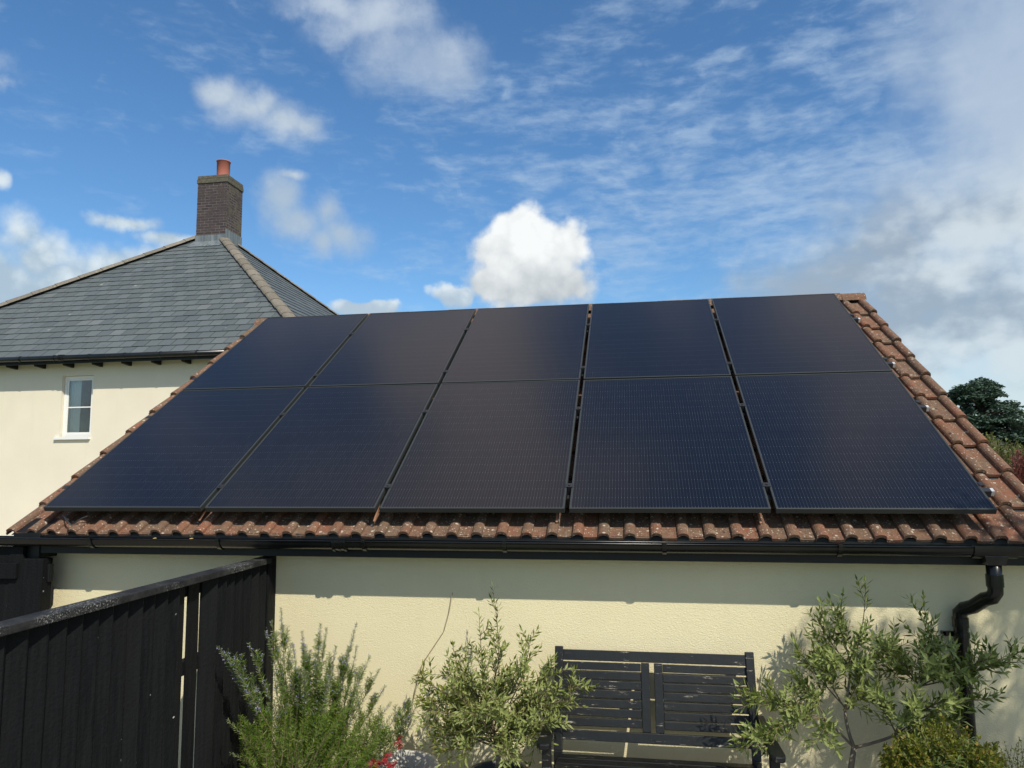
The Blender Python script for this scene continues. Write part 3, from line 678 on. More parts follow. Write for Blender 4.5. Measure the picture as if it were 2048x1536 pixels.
T2 = [('d', (1731, 1165), -.02, (.05, 0, -.06), 2), ('d', (1683, 1225), -.1, (-.03, 0, 0), 6), ('d', (1638, 1240), -.05, (-.03, 0, .02), 7), ('d', (1720, 1270), -.25, (0, 0, 0), 5), ('a', (1640, 1310), -.15, (-.03, 0, .02), 9),
      ('a', (1600, 1300), -.05, (-.04, 0, .03), 4), ('a', (1730, 1330), -.3, (0, 0, 0), 8), ('c', (1608, 1380), -.2, (-.02, 0, .04), 9), ('c', (1505, 1400), -.3, (-.05, 0, .05), 9), ('c', (1518, 1480), -.45, (-.03, 0, .06), 7),
      ('c', (1490, 1500), -.5, (-.03, 0, .07), 6), ('d', (1790, 1300), -.2, (.03, 0, 0), 9), ('e', (1855, 1235), -.1, (-.03, 0, .0), 7), ('e', (1870, 1290), -.25, (0, 0, .02), 7), ('e', (1990, 1325), -.3, (.0, 0, .05), 9),
      ('e', (2045, 1300), -.3, (.02, 0, -.03), 11), ('b', (1995, 1395), -.35, (0, 0, .08), 5), ('b', (1890, 1400), -.4, (0, 0, .05), 8), ('b', (1830, 1420), -.45, (0, 0, .03), 9), ('e', (1800, 1340), -.05, (0, 0, .02), 8),
      ('e', (1760, 1290), -.3, (0, 0, .02), 6), ('e', (1920, 1340), -.1, (0, 0, .03), 8), ('b', (1760, 1400), -.4, (0, 0, .03), 8), ('a', (1750, 1380), -.05, (0, 0, .03), 8), ('c', (1570, 1430), -.15, (0, 0, .03), 7), ('c', (1640, 1470), -.4, (0, 0, .0), 6),
      ('d', (1650, 1330), -.3, (0, 0, .0), 6), ('e', (1870, 1340), -.35, (0, 0, .03), 7), ('b', (1920, 1450), -.3, (0, 0, .03), 6), ('b', (1850, 1500), -.45, (0, 0, .0), 7)]
for h, (px, py), Y, bend, tw in T2:
    limb(f_, s_, hubs[h][0] + rv(.01), at(px, py, Y), Vector(bend) + rv(.02), .0042, twigs=int(tw * 2.0), tl=(.05, .15), start=.35 if py > 1170 else .72, L=.052, W=.0150, step=.021)
tr_.build('trunk', M['bark'], olive2, smooth=True); s_.build('branch', M['stem'], olive2); f_.build('foliage', M['olive2'], olive2)

# ------------------------------------------------------------------ rosemary
random.seed(31)
rb0 = at(610, 1640, -.45); rosemary = thing('rosemary_bush', 'tall rosemary bush with pale lavender flowers beside the black fence', 'shrub', (rb0.x, -.45, .03))
f_, g_, s_, l_ = MB(), MB(), MB(), MB()
def rstem(a, b, bend, top=.0, L=.027, flower=0.0, dens=1.0, r=.003):
    pts = curve(a, b, bend, 9); n = 9
    s_.tube(pts, [r * (1 - .75 * i / 8) for i in range(9)], 4)
    ws = walk(pts, .0052); k = len(ws); roll = random.random() * 6
    for i, (p, d) in enumerate(ws):
        u = i / k
        if u < .15 or random.random() > dens: continue
        roll += 1.4; o = Matrix.Rotation(roll, 3, d) @ d.orthogonal().normalized()
        LL = L * (1.0 - .45 * max(0, u - .75) / .25)
        tgt = g_ if (top and u > 1 - top + random.uniform(-.15, .15)) else f_
        for sg in (1, -1):
            needle(tgt, p, (d * random.uniform(.4, 1.0) + o * sg + rv(.25)).normalized(), LL * random.uniform(.7, 1.2), .0036)
        if flower and u > .55 and random.random() < flower * .5:
            for _ in range(3):
                q = p + o * random.uniform(.003, .012) + rv(.004); leaf(l_, q, rv(1), rv(1), .008, .006)
RT = [((436, 1292), -.62, (-.06, 0, .1), 1.0), ((450, 1305), -.62, (-.05, 0, .1), .9), ((497, 1285), -.5, (-.03, 0, .05), .5), ((532, 1262), -.4, (-.02, 0, .0), .8), ((562, 1215), -.3, (-.01, 0, 0), .35),
      ((604, 1262), -.3, (0, 0, 0), .8), ((641, 1247), -.35, (0, 0, 0), .3), ((653, 1256), -.3, (.01, 0, 0), .5), ((713, 1246), -.3, (.02, 0, 0), .9), ((740, 1312), -.25, (.04, 0, 0), .3), ((586, 1288), -.45, (0, 0, 0), .9),
      ((672, 1292), -.4, (.01, 0, 0), .4), ((695, 1300), -.2, (.02, 0, 0), .8), ((575, 1320), -.5, (0, 0, 0), .4), ((620, 1300), -.2, (0, 0, 0), .9), ((548, 1340), -.55, (-.02, 0, 0), .3), ((770, 1372), -.2, (.05, 0, -.02), .5),
      ((782, 1405), -.2, (.06, 0, -.02), .6), ((820, 1396), -.2, (.08, 0, -.05), 1.0), ((838, 1402), -.2, (.08, 0, -.06), .8), ((455, 1440), -.62, (-.02, 0, .0), 0), ((610, 1340), -.6, (0, 0, 0), .2), ((660, 1340), -.5, (0, 0, 0), .6), ((720, 1340), -.4, (.02, 0, 0), .3)]
RT += [((x + random.uniform(-20, 20), y + random.uniform(20, 75)), Y + random.uniform(-.12, .12), b_, f * .5) for ((x, y), Y, b_, f) in RT[4:] for _ in range(1)]
for (px, py), Y, bend, fl in RT:
    e = at(px, py, Y); a = Vector((rb0.x + random.uniform(-.07, .10), -.45 + random.uniform(-.06, .08), .15))
    if e.x < 1.63: e.x = 1.63
    rstem(a, e, Vector(bend) + rv(.03), top=.24, flower=fl, r=.0035)
    pts = curve(a, e, Vector(bend), 9)
    for i in range(15):                       # side shoots rising along the stem
        u = random.uniform(.35, .86); j = int(u * 8); p = pts[j].lerp(pts[min(j + 1, 8)], u * 8 - j); ln = random.uniform(.06, .16) * (1.15 - u * .5)
        q = p + (Vector((random.uniform(-.22, .22), random.uniform(-.22, .22), 1)) * ln)
        if q.x > 1.60: rstem(p, q, rv(.015), top=.15 if q.z > .66 else 0, flower=fl * .6 if q.z > .6 else 0, r=.0018)
for i in range(230):                          # the dense bright skirt
    u = random.random(); px = 478 + 285 * u; py = 1392 + random.random() ** 1.0 * 160 + 50 * abs(u - .5)
    e = at(px, py, -.45 + random.uniform(-.3, .25))
    if e.x < 1.62: e.x = 1.62 + random.random() * .06
    a = e + Vector(((rb0.x - e.x) * random.uniform(.3, .6), random.uniform(-.05, .05), -random.uniform(.16, .30))); a.z = max(a.z, .05)
    rstem(a, e, rv(.03), top=0, r=.0022, L=.027, dens=.8)
s_.build('stem', M['stem'], rosemary); f_.build('foliage', M['rosemary'], rosemary); o = g_.build('foliage', M['rosetop'], rosemary); o['label'] = 'grey green needles of the upper stems'
l_.build('flowers', M['lavender'], rosemary)

# ------------------------------------------------------------------ white pot with red maple
random.seed(41)
pc = at(797, 1512, -.3); pc.z = 0
wp = MB(); n = 72; H = pc.z
rim = at(797, 1530, -.3).z
ribs = []
for r, z in [(.13, .03), (.15, .05), (.195, rim - .12), (.205, rim - .06), (.205, rim - .015), (.215, rim - .01), (.218, rim), (.205, rim + .003), (.197, rim - .005), (.175, rim - .09)]:
    for j in range(n):
        a = 2 * math.pi * j / n; rr = r * (1 + (.012 * (1 if j % 3 == 0 else -.4)) * (1 if r < .22 else 0)); ribs.append((pc.x + rr * math.cos(a), -.3 + rr * math.sin(a), z))
fs = []
for i in range(9):
    for j in range(n):
        a = i * n + j; b = i * n + (j + 1) % n; fs.append((a, b, b + n, a + n))
wpo = wp.add(ribs, fs).build('plant_pot', M['whitepot'], smooth=True); tag(wpo, 'whitewashed ribbed round pot with red maple between rosemary and olive', 'plant pot')
MB().lathe((pc.x, -.3, 0), [(0, rim - .078), (.185, rim - .083)], 24).build('soil', M['soil'], wpo)
mp = thing('maple_seedling', 'small red leaved maple growing in the whitewashed pot', 'plant', (pc.x, -.3, rim - .05))
f_, s_ = MB(), MB()
base = Vector((pc.x - .01, -.3, rim - .08))
def palm(p, r):
    n = rv(.6) + Vector((0, -.5, .6)); up = rv(1)
    o = n.cross(up).normalized()
    for k in range(7):
        dd = Matrix.Rotation(R(-105 + 35 * k), 3, n.normalized()) @ o; leaf(f_, p, dd, n, r * (1 - .12 * abs(k - 3)), r * .22, .12, .1)
for (px, py, Y) in [(795, 1478, -.3), (800, 1490, -.28), (740, 1528, -.42), (755, 1524, -.4), (770, 1522, -.42), (788, 1528, -.4), (762, 1535, -.45), (780, 1536, -.45), (748, 1538, -.45), (775, 1516, -.35)]:
    e = at(px, py, Y); s_.tube(curve(base, e, rv(.03), 5), [.003, .0026, .002, .0015, .001], 5)
    for _ in range(3): palm(e + rv(.018), random.uniform(.022, .034))
s_.build('stem', M['darkbark'], mp); f_.build('foliage', M['maple'], mp)
# thin bare twigs by the same pot and dry vine on the wall
vn = MB(); P = [(905, 1185), (898, 1225), (888, 1262), (868, 1292), (846, 1325), (838, 1352), (830, 1380), (826, 1402)]
vn.tube([at(x, y, GW - .012) for x, y in P], .0022, 5)
vn.tube([at(x, y, GW - .02) for x, y in [(846, 1325), (836, 1345), (834, 1372), (826, 1402), (822, 1440)]], .0018, 5)
tag(vn.build('vine_stem', M['drystem'], smooth=True), 'thin dry vine stem climbing the sunlit wall above the white pot', 'vine')

# ------------------------------------------------------------------ green shrub at the lower right
random.seed(51)
sb = at(1870, 1600, -.35); shrub = thing('small_leaved_shrub', 'yellow green small leaved shrub at the foot of the downpipe', 'shrub', (sb.x, -.35, .03))
f_, s_ = MB(), MB()
for i in range(430):
    u = random.random(); px = 1760 + 250 * u; topy = 1425 + 70 * abs(u - .45) * 2 + random.uniform(-10, 25); py = topy + (1570 - topy) * random.random() ** 1.2
    e = at(px, py, -.35 + random.uniform(-.33, .28)); a = e + Vector(((sb.x - e.x) * .35 + random.uniform(-.03, .03), random.uniform(-.03, .03), -random.uniform(.07, .16)))
    pts = curve(a, e, rv(.015), 5); s_.tube(pts, [.0018, .0015, .0012, .001, .0007], 4)
    for p, d in walk(pts, .009):
        for sg in range(3): leaf(f_, p, (d * .6 + rv(1)).normalized(), rv(1), random.uniform(.015, .026), random.uniform(.008, .012), .1)
s_.build('stem', M['stem'], shrub); f_.build('foliage', M['shrub'], shrub)
random.seed(53)
pb = at(1905, 1560, -.62); pier = thing('whorled_shrub', 'glossy narrow leaved plant in front of the yellow green shrub', 'shrub', (pb.x, -.62, .03))
f_, s_ = MB(), MB()
for (px, py, Y) in [(1905, 1492, -.62), (1880, 1505, -.62), (1932, 1500, -.6), (1862, 1490, -.6), (1915, 1520, -.66), (1885, 1530, -.66), (1940, 1478, -.6), (1850, 1525, -.64), (1960, 1520, -.62)]:
    e = at(px, py, Y); s_.tube(curve(Vector((pb.x, -.62, .1)), e, rv(.04), 6), [.004, .0035, .003, .0025, .002, .0016], 5)
    for k in range(15):
        a = k * 2.4; dd = Vector((math.cos(a), math.sin(a) * .9, random.uniform(.0, .9))).normalized(); leaf(f_, e + Vector((0, 0, -.002 * k)), dd, Vector((0, 0, 1)), random.uniform(.035, .055), .010, .25)
s_.build('stem', M['stem'], pier); f_.build('foliage', M['pieris'], pier)
random.seed(57)
lb = at(2030, 1560, -.5); tw = thing('twiggy_shrub', 'thin twiggy shrub with tiny leaves at the far right corner', 'shrub', (lb.x, -.5, .03))
f_, s_ = MB(), MB()
for i in range(44):
    px = random.uniform(1965, 2090); py = 1470 + abs(px - 2045) * .35 + random.uniform(-6, 60); e = at(px, py, -.5 + random.uniform(-.15, .2)); a = Vector((lb.x + random.uniform(-.05, .05), -.5, max(.05, e.z - .3)))
    pts = curve(a, e, rv(.03), 7); s_.tube(pts, [.002, .0018, .0015, .0013, .0011, .0009, .0007], 4)
    for p, d in walk(pts, .016)[6:]: 
        for _ in range(2): leaf(f_, p, (d * .6 + rv(1)).normalized(), rv(1), random.uniform(.009, .015), .007, .1)
s_.build('stem', M['stem'], tw); f_.build('foliage', M['hedge'], tw)

# ------------------------------------------------------------------ bench
bench = thing('bench', 'black slatted garden bench with flaking paint against the cream wall', 'bench', (3.96, -.2, .03))
BX0, BX1 = 3.414, 4.474; SB_, TB = .44, .897
def bk(x, z, off=0.0):                      # point on the reclined back
    y = -.085 + (z - SB_) / (TB - SB_) * .115; return Vector((x, y + off, z))
upv = (bk(0, TB) - bk(0, SB_)).normalized(); nrm = Vector((0, -upv.z, upv.y))
def hbar(x0, x1, z, h, th, off=0, name='back_slat', bev=.003, dz=0):
    return MB().bar(bk(x0, z + dz, off), bk(x1, z, off), th, h, upv).build(name, M['bench'], bench, bevel=bev)
for xx in (BX0, BX1):
    m_ = MB().bar(bk(xx, TB + .012), bk(xx, .38), .040, .046, Vector((1, 0, 0))); m_.bar(bk(xx, .385), Vector((xx, -.10, .03)), .042, .046, Vector((1, 0, 0))); m_.build('leg', M['bench'], bench, bevel=.004)
    xa = xx + (-.008 if xx == BX0 else .018)
    MB().bar(Vector((xa, -.555, .572)), Vector((xa, -.555, .03)), .045, .045, Vector((1, 0, 0))).build('leg', M['bench'], bench, bevel=.005)
    # arm: flat pad with a rounded front
    am = MB(); pr = []
    sx = -1 if xx == BX0 else 1
    outl = [(-.06, .022), (-.30, .026), (-.52, .034), (-.575, .036), (-.60, .030), (-.612, .014), (-.612, -.014), (-.60, -.030), (-.575, -.036), (-.52, -.034), (-.30, -.026), (-.06, -.022)]
    K = len(outl)
    for zz in (.572, .602):
        for (y, o_) in outl: am.v.append((xa + sx * .012 + o_, y, zz - (y + .06) * -.02))
    am.f += [tuple(range(K)), tuple(range(K, 2 * K))[::-1]] + [(i, i + K, (i + 1) % K + K, (i + 1) % K) for i in range(K)]
    am.build('armrest', M['bench'], bench, bevel=.007)
hbar(BX0 + .022, BX1 - .022, TB - .032, .058, .026, name='top_rail')
hbar(BX0 + .022, BX1 - .022, SB_ + .020, .052, .026, name='lower_rail', dz=.0)
XM = (BX0 + BX1) / 2 - .02
for xx in (XM - .022, XM + .05): MB().bar(bk(xx, TB - .062), bk(xx, SB_ + .047), .024, .046, Vector((1, 0, 0))).build('back_stile', M['bench'], bench, bevel=.003)
zt_, zb_ = TB - .066, SB_ + .060; ns = 7; pitch_ = (zt_ - zb_) / ns
for i in range(ns):
    z = zt_ - pitch_ * (i + .5) + .003
    hbar(BX0 + .022, XM - .046, z, pitch_ - .0045, .012, .003 * (i % 2), dz=random.uniform(-.002, .002))
    hbar(XM + .074, BX1 - .022, z - .002, pitch_ - .0045, .012, .003 * ((i + 1) % 2), dz=random.uniform(-.002, .002))
for i in range(7):
    y0 = -.09 - i * .07; MB().box((BX0 - .0, y0 - .06, .342), (BX1, y0, .36)).build('seat_slat', M['bench'], bench, bevel=.004)
MB().box((BX0, -.585, .27), (BX1, -.575 + .02, .338)).build('apron', M['bench'], bench, bevel=.003)

# ------------------------------------------------------------------ fence and gate
FX = 1.555; FZ = Z0 - .345
fence = thing('timber_fence', 'black feather edge board fence running from the garage wall towards the viewer', 'fence', (FX, -1.4, 0))
random.seed(61)
bd = MB(); y = GW - .11; i = 0
while y > -3.3:
    wd = random.uniform(.088, .104); tp = FZ - .002; zb2 = .03; x0 = FX - .018; tw_ = random.uniform(-.004, .004)
    yc = y - wd / 2
    thk = .012 if i in (7, 8) else .044
    if i in (6, 7): gap = (.025, .035)[i - 6]
    elif i in (13, 18, 12): gap = .003
    else: gap = -.003
    n = 9; vs = []
    wob = [random.uniform(-.0022, .0022) for _ in range(n)]
    for j in range(n):                       # thick edge towards the wall, thin edge beyond, sides slightly wavy
        z = zb2 + (tp - zb2) * j / (n - 1); w_ = wob[j] * (1.2 if gap > 0 else .4)
        for (yy, xx) in ((y + w_, x0 - .004), (y + w_, x0 + thk - .004 + tw_), (y - .010 + w_, x0 + thk + tw_), (y - wd, x0 + .006 + tw_), (y - wd, x0 - .004)): vs.append((xx, yy, z))
    fs = []
    for j in range(n - 1):
        for q_ in range(5):
            a_ = j * 5 + q_; b_ = j * 5 + (q_ + 1) % 5; fs.append((a_, b_, b_ + 5, a_ + 5))
    fs += [(0, 1, 2, 3, 4), (40, 41, 42, 43, 44)]
    bd.add(vs, fs); y -= wd + gap; i += 1
bd.build('board_panel', M['fence'], fence)
cp = MB(); cp.box((FX - .045, -3.3, FZ), (FX + .055, GW - .11, FZ + .034)); cp.build('cap_rail', M['cap'], fence, bevel=.004)
MB().box((FX - .04, GW - .105, 0), (FX + .035, GW - .004, FZ + .035)).build('post', M['fence'], fence, bevel=.006)
MB().box((FX - .07, -3.3, FZ - .075), (FX - .024, GW - .11, FZ - .002)).build('arris_rail', M['fence'], fence)
MB().box((FX - .07, -3.3, .88), (FX - .024, GW - .11, .95)).build('arris_rail', M['fence'], fence)

gx = at(95, 1150, -.02).x
gate = thing('timber_gate', 'dark timber gate and post at the left end of the garage', 'gate', (gx - .6, -.02, 0))
gpz = at(70, 1116, -.02).z
MB().box((gx - .16, -.07, 0), (gx, .02, gpz)).build('post', M['fence'], gate, bevel=.006)
MB().box((gx, -.03, gpz - .15), (gx + .018, .01, gpz - .04)).build('latch_plate', M['fascia'], gate, bevel=.003)
bd = MB(); x = gx - .165
tz = at(30, 1092, -.02).z
gaps = [.0, .032, .004, .0, .0, .003, 0, 0, 0, 0]
for i in range(10):
    x1 = x - .095; bd.box((x1, -.045 + random.uniform(-.004, .004), .05), (x - .002, -.025, tz)); x = x1 - gaps[i]
bd.build('board_panel', M['fence'], gate)
r0 = at(20, 1126, -.06).z; MB().box((gx - 1.2, -.075, r0 - .10), (gx - .19, -.046, r0)).build('ledge_rail', M['fence'], gate, bevel=.004)
MB().box((gx - 1.2, -.06, tz + .014), (gx - .164, -.03, tz + .032)).build('top_rail', M['fence'], gate, bevel=.003)
MB().box((gx - 1.3, -.09, 0), (gx - 1.2, .02, gpz)).build('post', M['fence'], gate, bevel=.006)
# little gutter leaves
for (px, lab) in ((305, 'small yellow leaf lying in the gutter near the left end'), (378, 'curled tan leaf in the gutter left of the fence post')):
    m_ = MB(); p = at(px, 1078, GY - .045); p.z = GZ + .006; leaf(m_, p, Vector((1, -.2, .15)), Vector((0, -.4, 1)), .035, .016, .1)
    tag(m_.build('fallen_leaf', M['dryleaf']), lab, 'leaf', 'fallen leaves in the gutter')

# ------------------------------------------------------------------ neighbouring house
HX, HY = -7.4, 9.0; OH = .35
hxr, ht, hk, hze, hdl = 5.342, 5.122, .7956, 2.503 + Z0, .427
house = thing('house', 'cream two storey house with a grey slate hipped roof', 'house', (HX, HY, 0))
hxl = hxr - 2 * ht - hdl
def H(lx, ly, z): return Vector((HX + lx, HY + ly, z))
wx0, wx1 = hxl + OH, hxr - OH; wy1 = 2 * ht - 2 * OH
wL, wR, wB, wT = -.288, .425, .905 + Z0 - .02, 2.139 + Z0
zt = hze + .02
w = MB()
def quad(m, a, b, c, d): m.add([a, b, c, d], [(0, 1, 2, 3)])
# front wall around the window opening
for (x0, x1, z0, z1) in ((wx0, wL, 0, zt), (wR, wx1, 0, zt), (wL, wR, 0, wB), (wL, wR, wT, zt)):
    quad(w, H(x0, 0, z0), H(x1, 0, z0), H(x1, 0, z1), H(x0, 0, z1))
dpth = .13
quad(w, H(wL, 0, wB), H(wL, 0, wT), H(wL, dpth, wT), H(wL, dpth, wB)); quad(w, H(wR, 0, wB), H(wR, dpth, wB), H(wR, dpth, wT), H(wR, 0, wT))
quad(w, H(wL, 0, wT), H(wR, 0, wT), H(wR, dpth, wT), H(wL, dpth, wT)); quad(w, H(wL, 0, wB), H(wL, dpth, wB), H(wR, dpth, wB), H(wR, 0, wB))
quad(w, H(wx1, 0, 0), H(wx1, wy1, 0), H(wx1, wy1, zt), H(wx1, 0, zt)); quad(w, H(wx0, wy1, 0), H(wx0, 0, 0), H(wx0, 0, zt), H(wx0, wy1, zt)); quad(w, H(wx1, wy1, 0), H(wx0, wy1, 0), H(wx0, wy1, zt), H(wx1, wy1, zt))
w.build('wall', M['wall2'], house)
# slate roof: four faces, slates clipped to the hips
def clip_poly(poly, n, c):
    out = []
    for i in range(len(poly)):
        a, b = poly[i], poly[(i + 1) % len(poly)]; da = a[0] * n[0] + a[1] * n[1] - c; db = b[0] * n[0] + b[1] * n[1] - c
        if da <= 0: out.append(a)
        if (da < 0 < db) or (db < 0 < da): u = da / (da - db); out.append((a[0] + (b[0] - a[0]) * u, a[1] + (b[1] - a[1]) * u))
    return out
SLN = math.sqrt(1 + hk * hk) * ht
def slate_face(O, E, Up, width, apex_w, m, seed, fine=True):
    """O eave corner, E along eave, Up up the slope; trapezoid width -> apex_w"""
    random.seed(seed); Nn = E.cross(Up).normalized()
    gauge = .262; sw = .285; rows = int(SLN / gauge) + 1
    run = (width - apex_w) / 2
    for r in range(rows):
        v0 = r * gauge - .03; off = (r % 2) * sw / 2 + random.uniform(-.01, .01)
        x = -sw + off
        while x < width + sw:
            lo = x + .007; hi = x + sw - .007; dv = random.uniform(-.004, .004)
            poly = [(lo, v0 + dv), (hi, v0 + dv + random.uniform(-.002, .002)), (hi, v0 + gauge + .04), (lo, v0 + gauge + .04)]
            poly = clip_poly(poly, (-SLN, run), 0); 
            if len(poly) > 2: poly = clip_poly(poly, (SLN, run), width * SLN)
            if len(poly) > 2: poly = clip_poly(poly, (0, 1), SLN)
            if len(poly) > 2:
                lift = random.uniform(0, .003)
                def P(u, v, h): t_ = (v - v0) / (gauge + .04); return O + E * u + Up * v + Nn * (h + .017 * (1 - t_) + lift)
                k = len(poly); top_ = [P(u, v, .006) for u, v in poly]; bot = [P(u, v, -.002) for u, v in poly]
                m.add(top_ + bot, [tuple(range(k))] + [(i, i + k, (i + 1) % k + k, (i + 1) % k) for i in range(k)])
            x += sw
m = MB()
upf = Vector((0, ht, ht * hk)).normalized(); c0 = H(hxl, -OH, hze); c1 = H(hxr, -OH, hze); c2 = H(hxr, -OH + 2 * ht, hze); c3 = H(hxl, -OH + 2 * ht, hze)
slate_face(c0, Vector((1, 0, 0)), upf, 2 * ht + hdl, hdl, m, 71)
slate_face(c1, Vector((0, 1, 0)), Vector((-ht, 0, ht * hk)).normalized(), 2 * ht, 0, m, 72)
apR = H(hxr - ht, -OH + ht, hze + ht * hk); apL = H(hxr - ht - hdl, -OH + ht, hze + ht * hk)
m.add([c3, c0, apL], [(0, 1, 2)]); m.add([c2, c3, apL, apR], [(0, 1, 2, 3)])
hroof = m.build('roof', M['slate'], house)
e_ = Vector((0, 0, -.03)); MB().add([c0 + e_, c1 + e_, c2 + e_, c3 + e_, apL + e_, apR + e_], [(0, 1, 5, 4), (1, 2, 5), (2, 3, 4, 5), (3, 0, 4)]).build('roof_underlay', M['dark'], hroof)
def hip(a, b, seg, rad, name='hip_ridge'):
    random.seed(5); m = MB(); T = (b - a).normalized(); B = T.cross(Vector((0, 0, 1))).normalized(); Nn = B.cross(T).normalized(); L = (b - a).length; u = 0.0; N = 8
    while u < L - .05:
        u1 = min(u + seg, L); r_ = rad
        vs = []
        for uu, rr in ((u - .02, r_ + .016), (u1, r_), (u - .02, r_ - .008)):
            for j in range(N + 1):
                th = R(-78) + R(156) * j / N
                vs.append(a + T * uu + B * math.sin(th) * rr * 1.15 + Nn * (math.cos(th) * rr * .72 - rad * .16))
        k = N + 1; fs = []
        for j in range(N): fs += [(j, j + 1, k + j + 1, k + j), (2 * k + j, 2 * k + j + 1, j + 1, j)]
        m.add(vs, fs); u = u1
    return m.build(name, M['hip'], hroof)
hip(c1, apR, .44, .125); hip(c0, apL, .55, .165); hip(c2, apR, .44, .125)
# chimney
chy0 = -OH + ht - .40; chx0, chx1, chz0, chz1 = -.262, .60, hze + ht * hk - .7, 8.02 + Z0
chim = MB().box(H(chx0, chy0, chz0), H(chx1, chy0 + .80, chz1)).build('chimney', M['brick'], house)
q = MB(); q.box(H(chx0 - .022, chy0 - .022, chz1 - .12), H(chx1 + .022, chy0 + .822, chz1 + .001)); q.box(H(chx0 - .01, chy0 - .01, chz1 + .002), H(chx1 + .01, chy0 + .81, chz1 + .10)); q.build('chimney_cap', M['capstone'], chim, bevel=.015)
pcx = H((chx0 + chx1) / 2 + .075, chy0 + .38, chz1 + .10)
MB().lathe(pcx, [(.168, 0), (.165, .03), (.176, .50), (.188, .505), (.190, .53), (.165, .532), (.150, .46), (.150, .05)], 32).build('chimney_pot', M['pot'], chim, smooth=True)
fl = MB(); zf = hze + (ht - .4) * hk
fl.box(H(chx0 - .012, chy0 - .014, zf - .1), H(chx1 + .012, chy0 - .002, zf + .19)); fl.box(H(chx1 + .002, chy0 - .013, zf - .3), H(chx1 + .014, chy0 + .81, zf + .34))
fl.hexa([H(chx0 - .05, chy0 - .30, zf - .24 + .035), H(chx1 + .02, chy0 - .30, zf - .24 + .035), H(chx1 + .02, chy0, zf + .02), H(chx0 - .05, chy0, zf + .02),
         H(chx0 - .05, chy0 - .30, zf - .24 + .045), H(chx1 + .02, chy0 - .30, zf - .24 + .045), H(chx1 + .02, chy0, zf + .035), H(chx0 - .05, chy0, zf + .035)])
fl.build('lead_flashing', M['lead'], chim)
# eaves: fascia, soffit, gutter, rafter feet
MB().box(H(hxl, -OH + .02, hze - .16), H(hxr, -OH + .045, hze - .01)).build('fascia', M['fascia'], house)
MB().box(H(hxl + .02, -OH + .046, hze - .06), H(hxr - .02, -.001, hze - .05)).build('soffit', M['fascia'], house)
gm = MB(); gm.tube([H(hxl - .02, -OH - .045, hze - .055), H(hxr + .02, -OH - .045, hze - .055)], .056, 16)
hg = gm.build('gutter', M['plastic'], house, smooth=True)
for j in range(12):
    lx = -4.05 + j * .78
    if hxl < lx < hxr: MB().tube([H(lx - .014, -OH - .045, hze - .055), H(lx + .014, -OH - .045, hze - .055)], .064, 16).build('gutter_bracket', M['plastic'], hg)
q = MB()
for dx in (-.06, -.02, .03): q.tube([H(.02 + dx - .012, -OH - .045, hze - .055), H(.02 + dx + .012, -OH - .045, hze - .055)], .067, 16)
q.build('gutter_joint', M['plastic'], hg)
for j in range(14):
    lx = -.06 + (j - 7) * .655
    if hxl + .1 < lx < hxr - .1: MB().hexa([H(lx - .022, -OH + .10, hze - .185), H(lx + .03, -OH + .10, hze - .185), H(lx + .03, -.002, hze - .205), H(lx - .03, -.002, hze - .205), H(lx - .03, -OH + .06, hze - .065), H(lx + .03, -OH + .06, hze - .065), H(lx + .03, -.002, hze - .065), H(lx - .03, -.002, hze - .065)]).build('rafter_foot', M['fascia'], house)
# window
win = MB(); yv = .07; fw_ = .05
def fr(m, x0, x1, z0, z1, wd, y0, y1):
    m.box(H(x0, y0, z0), H(x0 + wd, y1, z1)); m.box(H(x1 - wd, y0, z0), H(x1, y1, z1)); m.box(H(x0 + wd, y0, z1 - wd), H(x1 - wd, y1, z1)); m.box(H(x0 + wd, y0, z0), H(x1 - wd, y1, z0 + wd))
fr(win, wL + .004, wR - .004, wB + .004, wT - .004, .055, yv, yv + .055)
fr(win, wL + .060, wR - .060, wB + .060, wT - .060, .035, yv + .008, yv + .045)
zm = (wB + wT) / 2 - .02; win.box(H(wL + .095, yv + .012, zm - .013), H(wR - .095, yv + .040, zm + .013))
wn_ = win.build('window', M['white'], house, bevel=.003)
MB().box(H(wL + .09, yv + .024, wB + .09), H(wR - .09, yv + .029, wT - .09)).build('pane', M['glass'], wn_)
MB().box(H(wL - .085, -.055, wB - .055), H(wR + .002, yv, wB - .0)).build('sill', M['white'], wn_, bevel=.004)
q = MB(); q.box(H(wL - .5, yv + 1.6, wB - 1), H(wR + 1.5, yv + 1.62, wT + .4)); q.box(H(wL - .5, yv + .25, wT + .2), H(wR + 1.5, yv + 1.6, wT + .22)); q.box(H(wR + 1.5, yv + .2, wB - 1), H(wR + 1.52, yv + 1.6, wT + .4)); q.box(H(wL - .52, yv + .2, wB - 1), H(wL - .5, yv + 1.6, wT + .4))
q.build('interior_wall', M['room'], house)
q = MB(); vs = []; n_ = 14
for i in range(n_):
    vs += [H(wL - .1 + i * .030, yv + .13 + .018 * math.sin(i * 1.9), wB - .2), H(wL - .1 + i * .030, yv + .13 + .018 * math.sin(i * 1.9), wT + .1)]
q.add(vs, [(2 * i, 2 * i + 2, 2 * i + 3, 2 * i + 1) for i in range(n_ - 1)]); q.build('curtain', M['curtain'], wn_)

